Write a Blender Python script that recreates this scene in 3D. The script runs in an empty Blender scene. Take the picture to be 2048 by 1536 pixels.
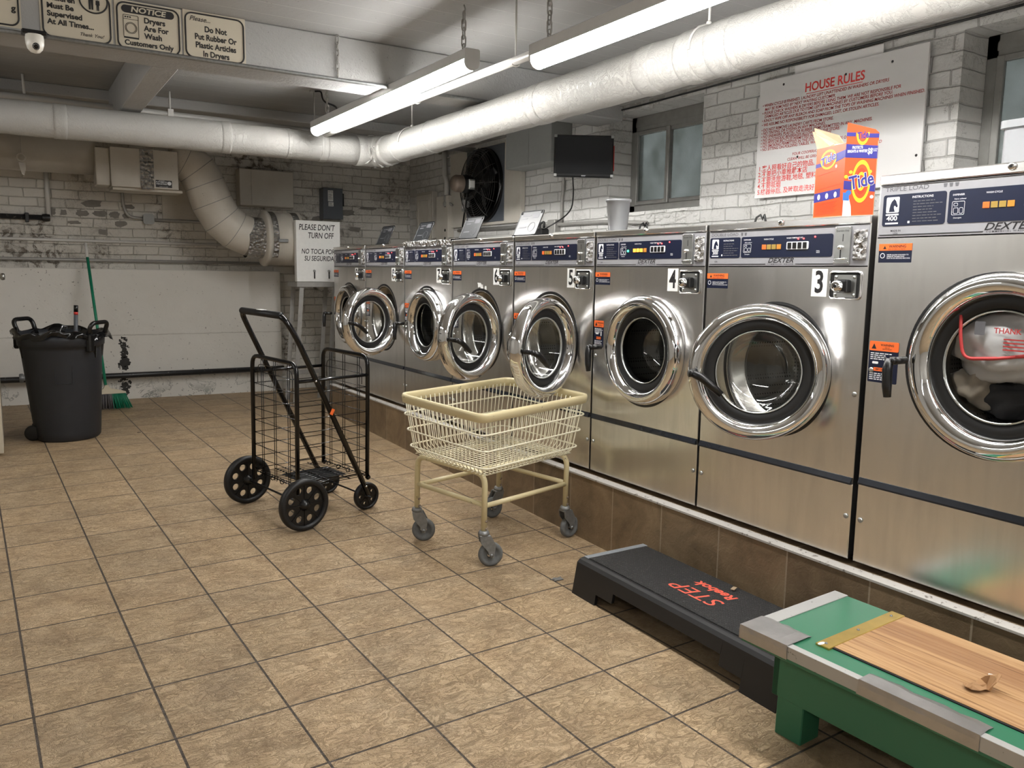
import bpy, bmesh, math, random
from mathutils import Matrix, Vector, Euler
random.seed(7)
C = bpy.context.scene.collection
PI = math.pi
H = 1.38

# ---------------------------------------------------------------- camera, world, exposure
def rmat(yaw, pitch, roll):
    cy, sy, cp, sp = math.cos(yaw), math.sin(yaw), math.cos(pitch), math.sin(pitch)
    f = Vector((sy*cp, cy*cp, -sp)); r = Vector((cy, -sy, 0)); u = r.cross(f)
    cr, sr = math.cos(roll), math.sin(roll)
    r2 = r*cr + u*sr; u2 = -r*sr + u*cr
    return Matrix((r2, u2, -f)).transposed()
cam_d = bpy.data.cameras.new('camera'); cam = bpy.data.objects.new('camera', cam_d); C.objects.link(cam)
cam.matrix_world = Matrix.Translation((0, 0, H)) @ rmat(0.556301, 0.134446, 0.014774).to_4x4()
cam_d.sensor_width = 36.0; cam_d.lens = 1620.2*36/2048; cam_d.clip_start = 0.05; cam_d.clip_end = 60
sc = bpy.context.scene
sc.camera = cam
sc.view_settings.view_transform = 'Standard'; sc.view_settings.look = 'None'
sc.view_settings.exposure = 2.42; sc.view_settings.gamma = 1.0
sc.view_settings.use_curve_mapping = False
LAMP_STRENGTH = 14.5
w = bpy.data.worlds.new('world'); sc.world = w; w.use_nodes = True
w.node_tree.nodes['Background'].inputs[0].default_value = (0.70, 0.76, 0.80, 1)
w.node_tree.nodes['Background'].inputs[1].default_value = 1.0

# ---------------------------------------------------------------- mesh helper
class MB:
    def __init__(s): s.V = []; s.F = []; s.M = []; s.S = []
    def add(s, V, F, mat=0, smooth=False, T=None):
        b = len(s.V)
        for v in V:
            v = Vector(v)
            s.V.append(T @ v if T is not None else v)
        for f in F:
            s.F.append([b+i for i in f]); s.M.append(mat); s.S.append(smooth)
        return s
    def box(s, x0, x1, y0, y1, z0, z1, mat=0, bev=0.0, T=None, seg=1):
        if bev <= 0:
            V = [(x, y, z) for z in (z0, z1) for y in (y0, y1) for x in (x0, x1)]
            return s.add(V, [(0,2,3,1),(4,5,7,6),(0,1,5,4),(2,6,7,3),(0,4,6,2),(1,3,7,5)], mat, False, T)
        bm = bmesh.new(); bmesh.ops.create_cube(bm, size=1)
        for v in bm.verts:
            v.co = Vector((x0+(v.co.x+.5)*(x1-x0), y0+(v.co.y+.5)*(y1-y0), z0+(v.co.z+.5)*(z1-z0)))
        bmesh.ops.bevel(bm, geom=bm.edges[:], offset=bev, segments=seg, affect='EDGES', profile=.5)
        return s.bm(bm, mat, False, T)
    def bm(s, bm, mat=0, smooth=False, T=None):
        bm.verts.index_update()
        s.add([v.co.copy() for v in bm.verts], [[v.index for v in f.verts] for f in bm.faces], mat, smooth, T); bm.free(); return s
    def lathe(s, prof, T=None, n=32, mat=0, smooth=True, caps=False, a0=0, a1=2*PI):
        # profile (r, h) turned about local z
        V = []; F = []; full = abs(a1-a0-2*PI) < 1e-6; m = n if full else n+1
        for r, h in prof:
            for i in range(m):
                a = a0+(a1-a0)*i/n; V.append((r*math.cos(a), r*math.sin(a), h))
        for j in range(len(prof)-1):
            for i in range(n):
                i2 = (i+1) % m
                F.append((j*m+i, j*m+i2, (j+1)*m+i2, (j+1)*m+i))
        if caps:
            F.append(list(range(m))[::-1]); F.append([(len(prof)-1)*m+i for i in range(m)])
        return s.add(V, F, mat, smooth, T)
    def cyl(s, p0, p1, r, n=12, mat=0, r1=None, caps=True, smooth=True):
        p0, p1 = Vector(p0), Vector(p1); d = p1-p0; L = d.length
        T = Matrix.Translation(p0) @ d.to_track_quat('Z', 'Y').to_matrix().to_4x4()
        return s.lathe([(r, 0), (r if r1 is None else r1, L)], T, n, mat, smooth, caps)
    def tube(s, pts, r, n=8, mat=0, closed=False, smooth=True, caps=True):
        pts = [Vector(p) for p in pts]; N = len(pts); V = []; F = []
        rad = r if isinstance(r, (list, tuple)) else [r]*N
        up = None
        for i, p in enumerate(pts):
            a = pts[i-1] if (i > 0 or closed) else p
            b = pts[(i+1) % N] if (i < N-1 or closed) else p
            t = (b-a).normalized()
            if up is None:
                up = Vector((0, 0, 1)) if abs(t.z) < .9 else Vector((1, 0, 0))
            sx = t.cross(up).normalized(); uy = sx.cross(t).normalized(); up = uy
            for k in range(n):
                an = 2*PI*k/n
                V.append(p + (sx*math.cos(an)+uy*math.sin(an))*rad[i])
        for i in range(N if closed else N-1):
            for k in range(n):
                k2 = (k+1) % n; j = (i+1) % N
                F.append((i*n+k, i*n+k2, j*n+k2, j*n+k))
        if not closed and caps:
            F.append(list(range(n))[::-1]); F.append([(N-1)*n+k for k in range(n)])
        return s.add(V, F, mat, smooth)
    def prism(s, poly, h0, h1, T=None, mat=0, smooth=False):
        n = len(poly); V = [(x, y, h0) for x, y in poly]+[(x, y, h1) for x, y in poly]
        F = [list(range(n))[::-1], [n+i for i in range(n)]]
        F += [(i, (i+1) % n, n+(i+1) % n, n+i) for i in range(n)]
        return s.add(V, F, mat, smooth, T)
    def sphere(s, c, r, n=16, m=10, mat=0, sc=(1,1,1)):
        pr = [(max(1e-4, r*math.sin(PI*i/m)), -r*math.cos(PI*i/m)) for i in range(m+1)]
        return s.lathe(pr, Matrix.Translation(c) @ Matrix.Diagonal((*sc, 1)), n, mat)
    def text(s, body, size, T, mat=0, bold=0.0, shear=0.0, align='CENTER', xs=1.0, space=1.0, depth=0.0):
        cu = bpy.data.curves.new('t', 'FONT'); cu.body = body; cu.size = size; cu.shear = shear
        cu.align_x = align; cu.align_y = 'CENTER'; cu.offset = bold*size; cu.space_character = space
        cu.resolution_u = 3; cu.extrude = depth; cu.fill_mode = 'FRONT' if depth == 0 else 'BOTH'
        o = bpy.data.objects.new('t', cu); C.objects.link(o)
        dg = bpy.context.evaluated_depsgraph_get()
        me = bpy.data.meshes.new_from_object(o.evaluated_get(dg))
        X = Matrix.Diagonal((xs, 1, 1, 1))
        s.add([v.co.copy() for v in me.vertices], [list(p.vertices) for p in me.polygons], mat, False, T @ X)
        bpy.data.objects.remove(o); bpy.data.curves.remove(cu); bpy.data.meshes.remove(me)
        return s
    def build(s, name, mats, parent=None, loc=None, rot=None):
        me = bpy.data.meshes.new(name)
        me.from_pydata([tuple(v) for v in s.V], [], s.F)
        if not isinstance(mats, (list, tuple)): mats = [mats]
        for m in mats: me.materials.append(m)
        me.polygons.foreach_set('material_index', s.M)
        me.polygons.foreach_set('use_smooth', s.S)
        me.update()
        o = bpy.data.objects.new(name, me); C.objects.link(o)
        if parent: o.parent = parent
        if loc is not None: o.location = loc
        if rot is not None: o.rotation_euler = rot
        return o
def recalc(o):
    bm = bmesh.new(); bm.from_mesh(o.data); bmesh.ops.recalc_face_normals(bm, faces=bm.faces[:]); bm.to_mesh(o.data); bm.free(); return o
def mod(o, kind, **kw):
    m = o.modifiers.new(kind.lower(), kind)
    for k, v in kw.items(): setattr(m, k, v)
    return m
def tag(o, label, cat, group=None, kind=None):
    o['label'] = label; o['category'] = cat
    if group: o['group'] = group
    if kind: o['kind'] = kind
    return o
def thing(name, label, cat, loc=(0,0,0), rot=(0,0,0), group=None):
    o = bpy.data.objects.new(name, None); C.objects.link(o); o.empty_display_size = .1
    o.location = loc; o.rotation_euler = rot
    return tag(o, label, cat, group)
def struct(o): o['kind'] = 'structure'; return o
def copy_tree(o, parent=None):
    c = o.copy(); C.objects.link(c)
    if parent: c.parent = parent
    for ch in o.children: copy_tree(ch, c)
    return c
def rrect(x0, x1, z0, z1, r, n=5):
    P = []
    for cx, cz, a in ((x1-r, z1-r, 0), (x0+r, z1-r, PI/2), (x0+r, z0+r, PI), (x1-r, z0+r, 1.5*PI)):
        for i in range(n+1):
            t = a+PI/2*i/n; P.append((cx+r*math.cos(t), cz+r*math.sin(t)))
    return P
# frames: FR maps drawing (x right, y up, z towards viewer) on a face that looks along -y ; FX on a face that looks along -x
def FR(x, y, z): return Matrix.Translation((x, y, z)) @ Matrix(((1,0,0,0),(0,0,-1,0),(0,1,0,0),(0,0,0,1)))
def FX(x, y, z): return Matrix.Translation((x, y, z)) @ Matrix(((0,0,-1,0),(-1,0,0,0),(0,1,0,0),(0,0,0,1)))
def arc(c, r, a0, a1, n, u, v):
    c, u, v = Vector(c), Vector(u), Vector(v)
    return [c + u*(r*math.cos(a0+(a1-a0)*i/n)) + v*(r*math.sin(a0+(a1-a0)*i/n)) for i in range(n+1)]
def fillet(pts, r, n=5, closed=False):
    pts = [Vector(p) for p in pts]; N = len(pts); out = []
    for i in range(N):
        if not closed and i in (0, N-1): out.append(pts[i]); continue
        a, b, c = pts[i-1], pts[i], pts[(i+1) % N]
        d0, d1 = (a-b), (c-b); rr = min(r, d0.length*.49, d1.length*.49)
        p0, p1 = b+d0.normalized()*rr, b+d1.normalized()*rr
        for k in range(n+1):
            t = k/n; out.append(p0*(1-t)**2 + b*2*t*(1-t) + p1*t*t)
    return out
# floor plane (the floor falls a little towards the street)
FM = Matrix.LocRotScale(None, Euler((0.0203382, 0.00531412, 0.0), 'XYZ'), None).to_3x3()
def fz(x, y): return 0.05560 - 0.005315*(x+.00673) + 0.020344*(y-2.65187)
FLOOR_ROT = (0.0203382, 0.00531412, 0)

# ---------------------------------------------------------------- materials
class NT:
    def __init__(s, name):
        s.m = bpy.data.materials.new(name); s.m.use_nodes = True; s.t = s.m.node_tree
        s.b = s.t.nodes['Principled BSDF']; s.out = s.t.nodes['Material Output']
    def n(s, kind, **kw):
        nd = s.t.nodes.new(kind)
        for k, v in kw.items():
            if k.startswith('i_'):
                key = k[2:]; key = int(key) if key.isdigit() else key.replace('_', ' ')
                nd.inputs[key].default_value = v
            else: setattr(nd, k, v)
        return nd
    def l(s, a, b): s.t.links.new(a, b)
    def coord(s, sw=None, scale=(1,1,1), kind='Object'):
        tc = s.n('ShaderNodeTexCoord'); o = tc.outputs[kind]
        if sw:
            sp = s.n('ShaderNodeSeparateXYZ'); cb = s.n('ShaderNodeCombineXYZ'); s.l(o, sp.inputs[0])
            for i, ax in enumerate(sw): s.l(sp.outputs['XYZ'.index(ax)], cb.inputs[i])
            o = cb.outputs[0]
        if scale != (1,1,1):
            mp = s.n('ShaderNodeMapping'); mp.inputs['Scale'].default_value = scale; s.l(o, mp.inputs[0]); o = mp.outputs[0]
        return o
    def noise(s, co, scale, detail=4, rough=.55, dist=0):
        nd = s.n('ShaderNodeTexNoise'); nd.inputs['Scale'].default_value = scale; nd.inputs['Detail'].default_value = detail
        nd.inputs['Roughness'].default_value = rough; nd.inputs['Distortion'].default_value = dist
        s.l(co, nd.inputs['Vector']); return nd.outputs['Fac']
    def ramp(s, fac, stops, const=False):
        nd = s.n('ShaderNodeValToRGB'); cr = nd.color_ramp
        if const: cr.interpolation = 'CONSTANT'
        while len(cr.elements) < len(stops): cr.elements.new(.5)
        for e, (p, c) in zip(cr.elements, stops):
            e.position = p; e.color = (c, c, c, 1) if isinstance(c, (int, float)) else (*c, 1)
        s.l(fac, nd.inputs[0]); return nd.outputs[0]
    def mix(s, fac, a, b, mode='MIX'):
        nd = s.n('ShaderNodeMix', data_type='RGBA', blend_type=mode)
        for sock, v in ((nd.inputs[0], fac), (nd.inputs[6], a), (nd.inputs[7], b)):
            if isinstance(v, (int, float)): sock.default_value = v
            elif isinstance(v, tuple): sock.default_value = (*v, 1)
            else: s.l(v, sock)
        return nd.outputs[2]
    def math(s, op, a, b=0.0, c=None):
        nd = s.n('ShaderNodeMath', operation=op)
        for i, v in enumerate((a, b) if c is None else (a, b, c)):
            if isinstance(v, (int, float)): nd.inputs[i].default_value = v
            else: s.l(v, nd.inputs[i])
        return nd.outputs[0]
    def bump(s, h, strength=.3, dist=.01, nrm=None):
        nd = s.n('ShaderNodeBump'); nd.inputs['Strength'].default_value = strength; nd.inputs['Distance'].default_value = dist
        s.l(h, nd.inputs['Height'])
        if nrm is not None: s.l(nrm, nd.inputs['Normal'])
        s.l(nd.outputs[0], s.b.inputs['Normal']); return nd.outputs[0]
    def set(s, **kw):
        for k, v in kw.items():
            key = k.replace('_', ' ')
            if isinstance(v, tuple): s.b.inputs[key].default_value = (*v, 1) if len(v) == 3 else v
            elif isinstance(v, (int, float)): s.b.inputs[key].default_value = v
            else: s.l(v, s.b.inputs[key])
        return s
def simple(name, col, rough=.5, metal=0.0, var=.12, scale=30, bump=0.0, **kw):
    t = NT(name); co = t.coord(); nz = t.noise(co, scale)
    lo = tuple(c*(1-var) for c in col); hi = tuple(min(1, c*(1+var)) for c in col)
    t.set(Base_Color=t.mix(nz, lo, hi), Roughness=rough, Metallic=metal, **kw)
    if bump: t.bump(nz, bump, .004)
    return t.m
def emis(name, col, st):
    t = NT(name); t.set(Base_Color=col, Roughness=.4); t.b.inputs['Emission Color'].default_value = (*col, 1); t.b.inputs['Emission Strength'].default_value = st
    return t.m

def m_floor():
    t = NT('floor_tile'); co = t.coord(scale=(1/.33, 1/.33, 1/.33))
    br = t.n('ShaderNodeTexBrick', offset=0.0, squash=1.0); br.inputs['Scale'].default_value = 1; br.inputs['Brick Width'].default_value = 1
    br.inputs['Row Height'].default_value = 1; br.inputs['Mortar Size'].default_value = .012; br.inputs['Mortar Smooth'].default_value = .15
    br.inputs['Color1'].default_value = (0,0,0,1); br.inputs['Color2'].default_value = (1,1,1,1); br.inputs['Mortar'].default_value = (.5,.5,.5,1)
    t.l(co, br.inputs['Vector'])
    # every tile turns its own texture a little: shift by tile random
    sh = t.n('ShaderNodeVectorMath', operation='MULTIPLY_ADD'); t.l(br.outputs['Color'], sh.inputs[0]); sh.inputs[1].default_value = (37, 53, 0); t.l(co, sh.inputs[2])
    cc = sh.outputs[0]
    n1 = t.noise(cc, 2.2, 5, .6, .6); n2 = t.noise(cc, 9, 6, .65, 1.2)
    mp = t.n('ShaderNodeMapping'); mp.inputs['Scale'].default_value = (2.2, 4.2, 1); mp.inputs['Rotation'].default_value = (0, 0, .5); t.l(cc, mp.inputs[0])
    n3 = t.noise(mp.outputs[0], 1.9, 5, .62, 2.2); n4 = t.noise(cc, 42, 4, .6, .6)
    base = t.ramp(n1, [(.3, (.375, .258, .147)), (.5, (.48, .345, .203)), (.7, (.56, .418, .26))])
    base = t.mix(t.math('MULTIPLY', t.ramp(n2, [(.45, 0.), (.75, 1.)]), .35), base, (.24, .16, .095))
    base = t.mix(t.math('MULTIPLY', t.ramp(n3, [(.45, 0.), (.49, 1.), (.53, 0.)]), .20), base, (.22, .15, .085))
    base = t.mix(t.math('MULTIPLY', t.ramp(n4, [(.5, 0.), (.75, 1.)]), .22), base, (.50, .385, .25))
    tint = t.mix(br.outputs['Color'], (.93, .93, .92), (1.05, 1.04, 1.03))
    base = t.mix(1.0, base, tint, 'MULTIPLY')
    dirt = t.noise(co, .9, 4, .6); base = t.mix(t.math('MULTIPLY', t.ramp(dirt, [(.4, 0.), (.7, 1.)]), .30), base, (.21, .17, .125))
    col = t.mix(br.outputs['Fac'], base, (.085, .066, .052))
    t.set(Base_Color=col, Roughness=t.ramp(n2, [(.3, .36), (.8, .55)]))
    t.b.inputs['Specular IOR Level'].default_value = .4
    hgt = t.math('MULTIPLY_ADD', br.outputs['Fac'], -1.6, t.math('MULTIPLY_ADD', t.ramp(n3, [(.44, 0.), (.485, 1.), (.52, .25), (.60, .6), (.66, .1)]), .55, t.math('MULTIPLY_ADD', n4, .55, t.math('MULTIPLY', n2, .7))))
    t.bump(hgt, .8, .008)
    return t.m
def m_plinth():
    t = NT('plinth_tile'); co = t.coord(sw='YZX')
    br = t.n('ShaderNodeTexBrick', offset=0.0, squash=1.0); br.inputs['Scale'].default_value = 1; br.inputs['Brick Width'].default_value = .343
    br.inputs['Row Height'].default_value = 2; br.inputs['Mortar Size'].default_value = .0035; br.inputs['Mortar Smooth'].default_value = .1
    br.inputs['Color1'].default_value = (.7,.7,.7,1); br.inputs['Color2'].default_value = (1.1,1.1,1.1,1)
    mp = t.n('ShaderNodeMapping'); mp.inputs['Location'].default_value = (.134, .6, 0); t.l(co, mp.inputs[0]); t.l(mp.outputs[0], br.inputs['Vector'])
    n1 = t.noise(co, 6, 6, .65, .8); n2 = t.noise(co, 26, 5, .7, 1.5)
    base = t.ramp(n1, [(.3, (.15, .102, .058)), (.55, (.235, .165, .097)), (.75, (.31, .225, .135))])
    base = t.mix(1.0, base, br.outputs['Color'], 'MULTIPLY')
    t.set(Base_Color=t.mix(br.outputs['Fac'], base, (.34, .27, .19)), Roughness=.42)
    t.bump(t.math('MULTIPLY_ADD', br.outputs['Fac'], -1.5, n2), .35, .005)
    return t.m
def m_brick(name, sw, white=(.56,.55,.52), peel=.62, bw=.215, rh=.08, off=(0,0,0), dirty=.5, jd=.38):
    t = NT(name); co = t.coord(sw=sw)
    wob = t.noise(co, 3.5, 3); vm = t.n('ShaderNodeVectorMath', operation='MULTIPLY_ADD')
    nv = t.n('ShaderNodeTexNoise'); nv.inputs['Scale'].default_value = 5; t.l(co, nv.inputs['Vector'])
    t.l(nv.outputs['Color'], vm.inputs[0]); vm.inputs[1].default_value = (.035, .022, 0)
    ad = t.n('ShaderNodeMapping'); ad.inputs['Location'].default_value = off; t.l(co, ad.inputs[0]); t.l(ad.outputs[0], vm.inputs[2])
    br = t.n('ShaderNodeTexBrick', offset=.5, squash=1.0); br.inputs['Scale'].default_value = 1; br.inputs['Brick Width'].default_value = bw
    br.inputs['Row Height'].default_value = rh; br.inputs['Mortar Size'].default_value = .006; br.inputs['Mortar Smooth'].default_value = .9
    br.inputs['Color1'].default_value = (.86,.86,.86,1); br.inputs['Color2'].default_value = (1,1,1,1); br.inputs['Mortar'].default_value = (.90,.90,.89,1)
    t.l(vm.outputs[0], br.inputs['Vector'])
    n1 = t.noise(co, 2.3, 5, .6); n2 = t.noise(co, 13, 6, .7, .6); n3 = t.noise(co, 60, 4, .6)
    col = t.mix(1.0, white, br.outputs['Color'], 'MULTIPLY')
    col = t.mix(t.math('MULTIPLY', t.ramp(n1, [(.35, 0.), (.75, 1.)]), dirty*.45), col, (.30, .275, .23))
    pe = t.math('MULTIPLY', t.ramp(n1, [(peel-.06, 0.), (peel+.05, 1.)]), 1.0)
    pe = t.math('MULTIPLY', pe, t.ramp(n2, [(.53, 0.), (.55, 1.)]))
    col = t.mix(pe, col, (.17, .145, .12))
    crk = t.ramp(t.math('ABSOLUTE', t.math('SUBTRACT', n2, .5)), [(.0, 1.), (.012, 0.)])
    crk = t.math('MULTIPLY', crk, t.ramp(n1, [(.46, 0.), (.54, 1.)]))
    mo_ = t.math('MULTIPLY', t.math('MULTIPLY', br.outputs['Fac'], t.ramp(n2, [(.47, 0.), (.52, 1.)])), t.ramp(n1, [(.40, 0.), (.55, 1.)]))
    crk = t.math('MAXIMUM', crk, t.math('MULTIPLY', mo_, jd))
    col = t.mix(t.math('MULTIPLY', crk, .8), col, (.07, .06, .05))
    t.set(Base_Color=col, Roughness=.62); t.b.inputs['Specular IOR Level'].default_value = .3
    hgt = t.math('MULTIPLY_ADD', br.outputs['Fac'], -1.0, t.math('MULTIPLY_ADD', n2, .55, t.math('MULTIPLY_ADD', pe, -.25, t.math('MULTIPLY', n3, .15))))
    t.bump(hgt, .75, .016)
    return t.m
def m_paint(name, col, sc=8, dirty=.4, rough=.6, bump=.4, dist=.006, spots=True, dcol=(.2,.18,.15), boards=False):
    t = NT(name); co = t.coord(); n1 = t.noise(co, sc*.22, 5, .6); n2 = t.noise(co, sc*2.5, 6, .7, .4); n3 = t.noise(co, sc*9, 3)
    c = t.mix(t.math('MULTIPLY', t.ramp(n1, [(.35, 0.), (.8, 1.)]), dirty), col, dcol)
    if spots:
        sp = t.math('MULTIPLY', t.ramp(n3, [(.70, 0.), (.72, 1.)]), t.ramp(n1, [(.45, 0.), (.55, 1.)]))
        c = t.mix(t.math('MULTIPLY', sp, .7), c, (.06, .05, .045))
    h = t.math('MULTIPLY_ADD', n2, .7, t.math('MULTIPLY', n3, .3))
    if boards:
        wv = t.n('ShaderNodeTexBrick', offset=0.0); wv.inputs['Scale'].default_value = 1; wv.inputs['Brick Width'].default_value = 9; wv.inputs['Row Height'].default_value = .19
        wv.inputs['Mortar Size'].default_value = .004; wv.inputs['Mortar Smooth'].default_value = .6; t.l(co, wv.inputs['Vector'])
        h = t.math('MULTIPLY_ADD', wv.outputs['Fac'], 1.3, h); c = t.mix(t.math('MULTIPLY', wv.outputs['Fac'], .25), c, (.8, .78, .74))
    t.set(Base_Color=c, Roughness=rough); t.b.inputs['Specular IOR Level'].default_value = .3
    t.bump(h, bump, dist); return t.m
def m_steel(name, col=(.53,.505,.46), rough=.23, streak=True, smear=.5):
    t = NT(name); co = t.coord(); mp = t.n('ShaderNodeMapping'); mp.inputs['Scale'].default_value = (60, 60, 1.2); t.l(co, mp.inputs[0])
    n1 = t.noise(mp.outputs[0], 1.5, 4, .6); n2 = t.noise(co, 3.2, 5, .62, .8); n3 = t.noise(co, 1.3, 2)
    mp2 = t.n('ShaderNodeMapping'); mp2.inputs['Scale'].default_value = (9, 9, 1.0); t.l(co, mp2.inputs[0]); n4 = t.noise(mp2.outputs[0], 1.6, 5, .65, .6)
    rr = t.math('MULTIPLY_ADD', n2, .16, t.math('MULTIPLY_ADD', n4, .14, t.math('MULTIPLY_ADD', n1, .025, rough-.20)))
    rr = t.math('MINIMUM', rr, .262)
    cc_ = t.mix(t.math('MULTIPLY', t.ramp(n2, [(.4, 0.), (.8, 1.)]), smear*.5), col, tuple(c*.76 for c in col))
    cc_ = t.mix(t.math('MULTIPLY', t.ramp(n4, [(.45, 0.), (.7, 1.)]), .45), cc_, tuple(c*.76 for c in col))
    t.set(Base_Color=cc_, Metallic=1.0, Roughness=rr)
    t.b.inputs['Anisotropic'].default_value = 0.0
    t.bump(n3, .22, .012); return t.m
def m_glass(name, tint=(1,1,1), ior=1.45, rough=.02, refl=1.0):
    t = NT(name); t.t.nodes.remove(t.b)
    tr = t.n('ShaderNodeBsdfTransparent'); tr.inputs[0].default_value = (*tint, 1)
    gl = t.n('ShaderNodeBsdfGlossy'); gl.inputs['Roughness'].default_value = rough
    fr = t.n('ShaderNodeFresnel'); fr.inputs[0].default_value = ior
    mx = t.n('ShaderNodeMixShader'); f = t.math('MINIMUM', t.math('MULTIPLY', fr.outputs[0], refl), 1.0)
    t.l(f, mx.inputs[0]); t.l(tr.outputs[0], mx.inputs[1]); t.l(gl.outputs[0], mx.inputs[2]); t.l(mx.outputs[0], t.out.inputs[0])
    return t.m
def m_foil(name):
    t = NT(name); co = t.coord(); n1 = t.noise(co, 26, 5, .7, 1.0); v = t.n('ShaderNodeTexVoronoi'); v.inputs['Scale'].default_value = 38; t.l(co, v.inputs['Vector'])
    t.set(Base_Color=(.46,.455,.445), Metallic=1.0, Roughness=.27); t.bump(t.math('ADD', n1, v.outputs['Distance']), .9, .02); return t.m
def m_wood(name):
    t = NT(name); co = t.coord(); sp = t.n('ShaderNodeSeparateXYZ'); t.l(co, sp.inputs[0])
    mp = t.n('ShaderNodeMapping'); mp.inputs['Scale'].default_value = (70, 2.0, 5); t.l(co, mp.inputs[0])
    n1 = t.noise(mp.outputs[0], 1.5, 6, .65, .5); n2 = t.noise(co, 5, 4)
    mp2 = t.n('ShaderNodeMapping'); mp2.inputs['Scale'].default_value = (9, .9, 5); t.l(co, mp2.inputs[0]); n3 = t.noise(mp2.outputs[0], 1.5, 3, .5, .4)
    base = t.ramp(n1, [(.34, (.17, .078, .03)), (.43, (.36, .195, .083)), (.55, (.45, .27, .128)), (.72, (.52, .34, .18))])
    u = t.math('MULTIPLY_ADD', sp.outputs[0], 2.65, .37)
    plank = t.ramp(u, [(0., 0.), (.18, .45), (.30, .1), (.44, .15), (.56, .95), (.74, .85), (.84, .05)], True)
    plank = t.math('MAXIMUM', plank, t.math('MULTIPLY', t.ramp(n3, [(.5, 0.), (.65, 1.)]), .55))
    base = t.mix(t.math('MULTIPLY', plank, .75), base, t.mix(.75, base, (.22, .095, .042)))
    base = t.mix(t.math('MULTIPLY', t.ramp(n2, [(.55, 0.), (.75, 1.)]), .2), base, (.30, .18, .10))
    t.set(Base_Color=base, Roughness=.5); t.bump(n1, .35, .003); return t.m
def m_chip(name, col, under, thr=.64, sc=22, rough=.4, bump=.2):
    t = NT(name); co = t.coord(); n = t.noise(co, sc, 6, .7); n2 = t.noise(co, 3, 3)
    k = t.math('MULTIPLY', t.ramp(n, [(thr, 0.), (thr+.02, 1.)]), 1.0)
    c = t.mix(t.math('MULTIPLY', n2, .25), col, tuple(x*.7 for x in col))
    t.set(Base_Color=t.mix(k, c, under), Roughness=rough); t.bump(t.math('SUBTRACT', n2, k), bump, .003); return t.m
def m_duct():
    t = NT('duct_wrap'); co = t.coord(); n1 = t.noise(co, 14, 6, .7, 1.6); n2 = t.noise(co, 2.5, 4); n3 = t.noise(co, 45, 3, .6, .5)
    c = t.mix(t.math('MULTIPLY', t.ramp(n2, [(.4, 0.), (.75, 1.)]), .35), (.385, .38, .36), (.29, .265, .225))
    t.set(Base_Color=c, Roughness=.42)
    rid = t.ramp(n1, [(.44, 0.), (.5, 1.), (.56, 0.)])
    t.bump(t.math('MULTIPLY_ADD', rid, t.math('MULTIPLY', n2, .9), t.math('MULTIPLY', n3, .25)), .45, .010); return t.m
def m_mesh_perf(name):
    t = NT(name); co = t.coord(); v = t.n('ShaderNodeTexVoronoi', feature='F1'); v.inputs['Scale'].default_value = 66; v.inputs['Randomness'].default_value = .0; t.l(co, v.inputs['Vector'])
    k = t.ramp(v.outputs['Distance'], [(.22, 1.), (.30, 0.)])
    t.set(Base_Color=t.mix(k, (.42,.415,.40), (.006,.006,.006)), Metallic=t.math('MULTIPLY_ADD', k, -.6, .6), Roughness=.32); return t.m

M = {}
M['floor'] = m_floor(); M['plinth'] = m_plinth()
M['brickR'] = m_brick('painted_brick_right', 'YZX', white=(.66,.655,.635), peel=.70, off=(.05,.02,0), dirty=.45, jd=.07)
M['brickB'] = m_brick('painted_brick_back', 'XZY', white=(.68,.655,.60), peel=.61, off=(.03,.0,0), dirty=.55)
def m_lowwall():
    t = NT('painted_concrete'); co = t.coord(); sp = t.n('ShaderNodeSeparateXYZ'); t.l(co, sp.inputs[0])
    n1 = t.noise(co, 1.6, 5, .6); n2 = t.noise(co, 11, 6, .7, .6); n3 = t.noise(co, 48, 3); n4 = t.noise(co, 5, 5, .7, .8)
    c = t.mix(t.math('MULTIPLY', t.ramp(n1, [(.4, 0.), (.8, 1.)]), .35), (.70, .68, .635), (.46, .43, .375))
    c = t.mix(t.math('MULTIPLY', t.math('MULTIPLY', t.ramp(n3, [(.68, 0.), (.71, 1.)]), t.ramp(n1, [(.42, 0.), (.5, 1.)])), .8), c, (.06, .055, .05))
    low = t.ramp(sp.outputs[2], [(.17, 1.), (.29, 0.)])
    pe = t.math('MULTIPLY', low, t.ramp(n4, [(.55, 0.), (.58, 1.)]))
    c = t.mix(pe, c, t.mix(n2, (.16, .18, .16), (.42, .42, .39)))
    ck = t.math('MULTIPLY', t.ramp(t.math('ABSOLUTE', t.math('SUBTRACT', n4, .52)), [(.0, 1.), (.022, 0.)]), t.ramp(sp.outputs[2], [(.2, 1.), (.42, 0.)]))
    c = t.mix(t.math('MULTIPLY', ck, .85), c, (.05, .062, .055))
    seam = t.ramp(t.math('ABSOLUTE', t.math('SUBTRACT', sp.outputs[2], t.math('MULTIPLY_ADD', n2, .02, .755))), [(.0, 1.), (.006, 0.)])
    c = t.mix(t.math('MULTIPLY', seam, .35), c, (.25, .23, .2))
    t.set(Base_Color=c, Roughness=.6); t.b.inputs['Specular IOR Level'].default_value = .3
    t.bump(t.math('SUBTRACT', t.math('MULTIPLY', n2, .7), t.math('MULTIPLY_ADD', pe, .6, seam)), .5, .008); return t.m
M['lowwall'] = m_lowwall()
M['ceil'] = m_paint('painted_ceiling', (.35,.35,.345), 7, .35, bump=.5, dist=.006, boards=True)
M['beam'] = m_paint('painted_beam', (.36,.36,.355), 9, .30, bump=.7, dist=.008, boards=False)
M['white'] = simple('plain_white_wall', (.42,.41,.385), .6, bump=.2)
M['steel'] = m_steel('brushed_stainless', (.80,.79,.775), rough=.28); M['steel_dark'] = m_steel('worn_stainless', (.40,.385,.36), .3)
M['chrome'] = simple('polished_chrome', (.80,.80,.80), .055, 1.0, .03)
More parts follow.
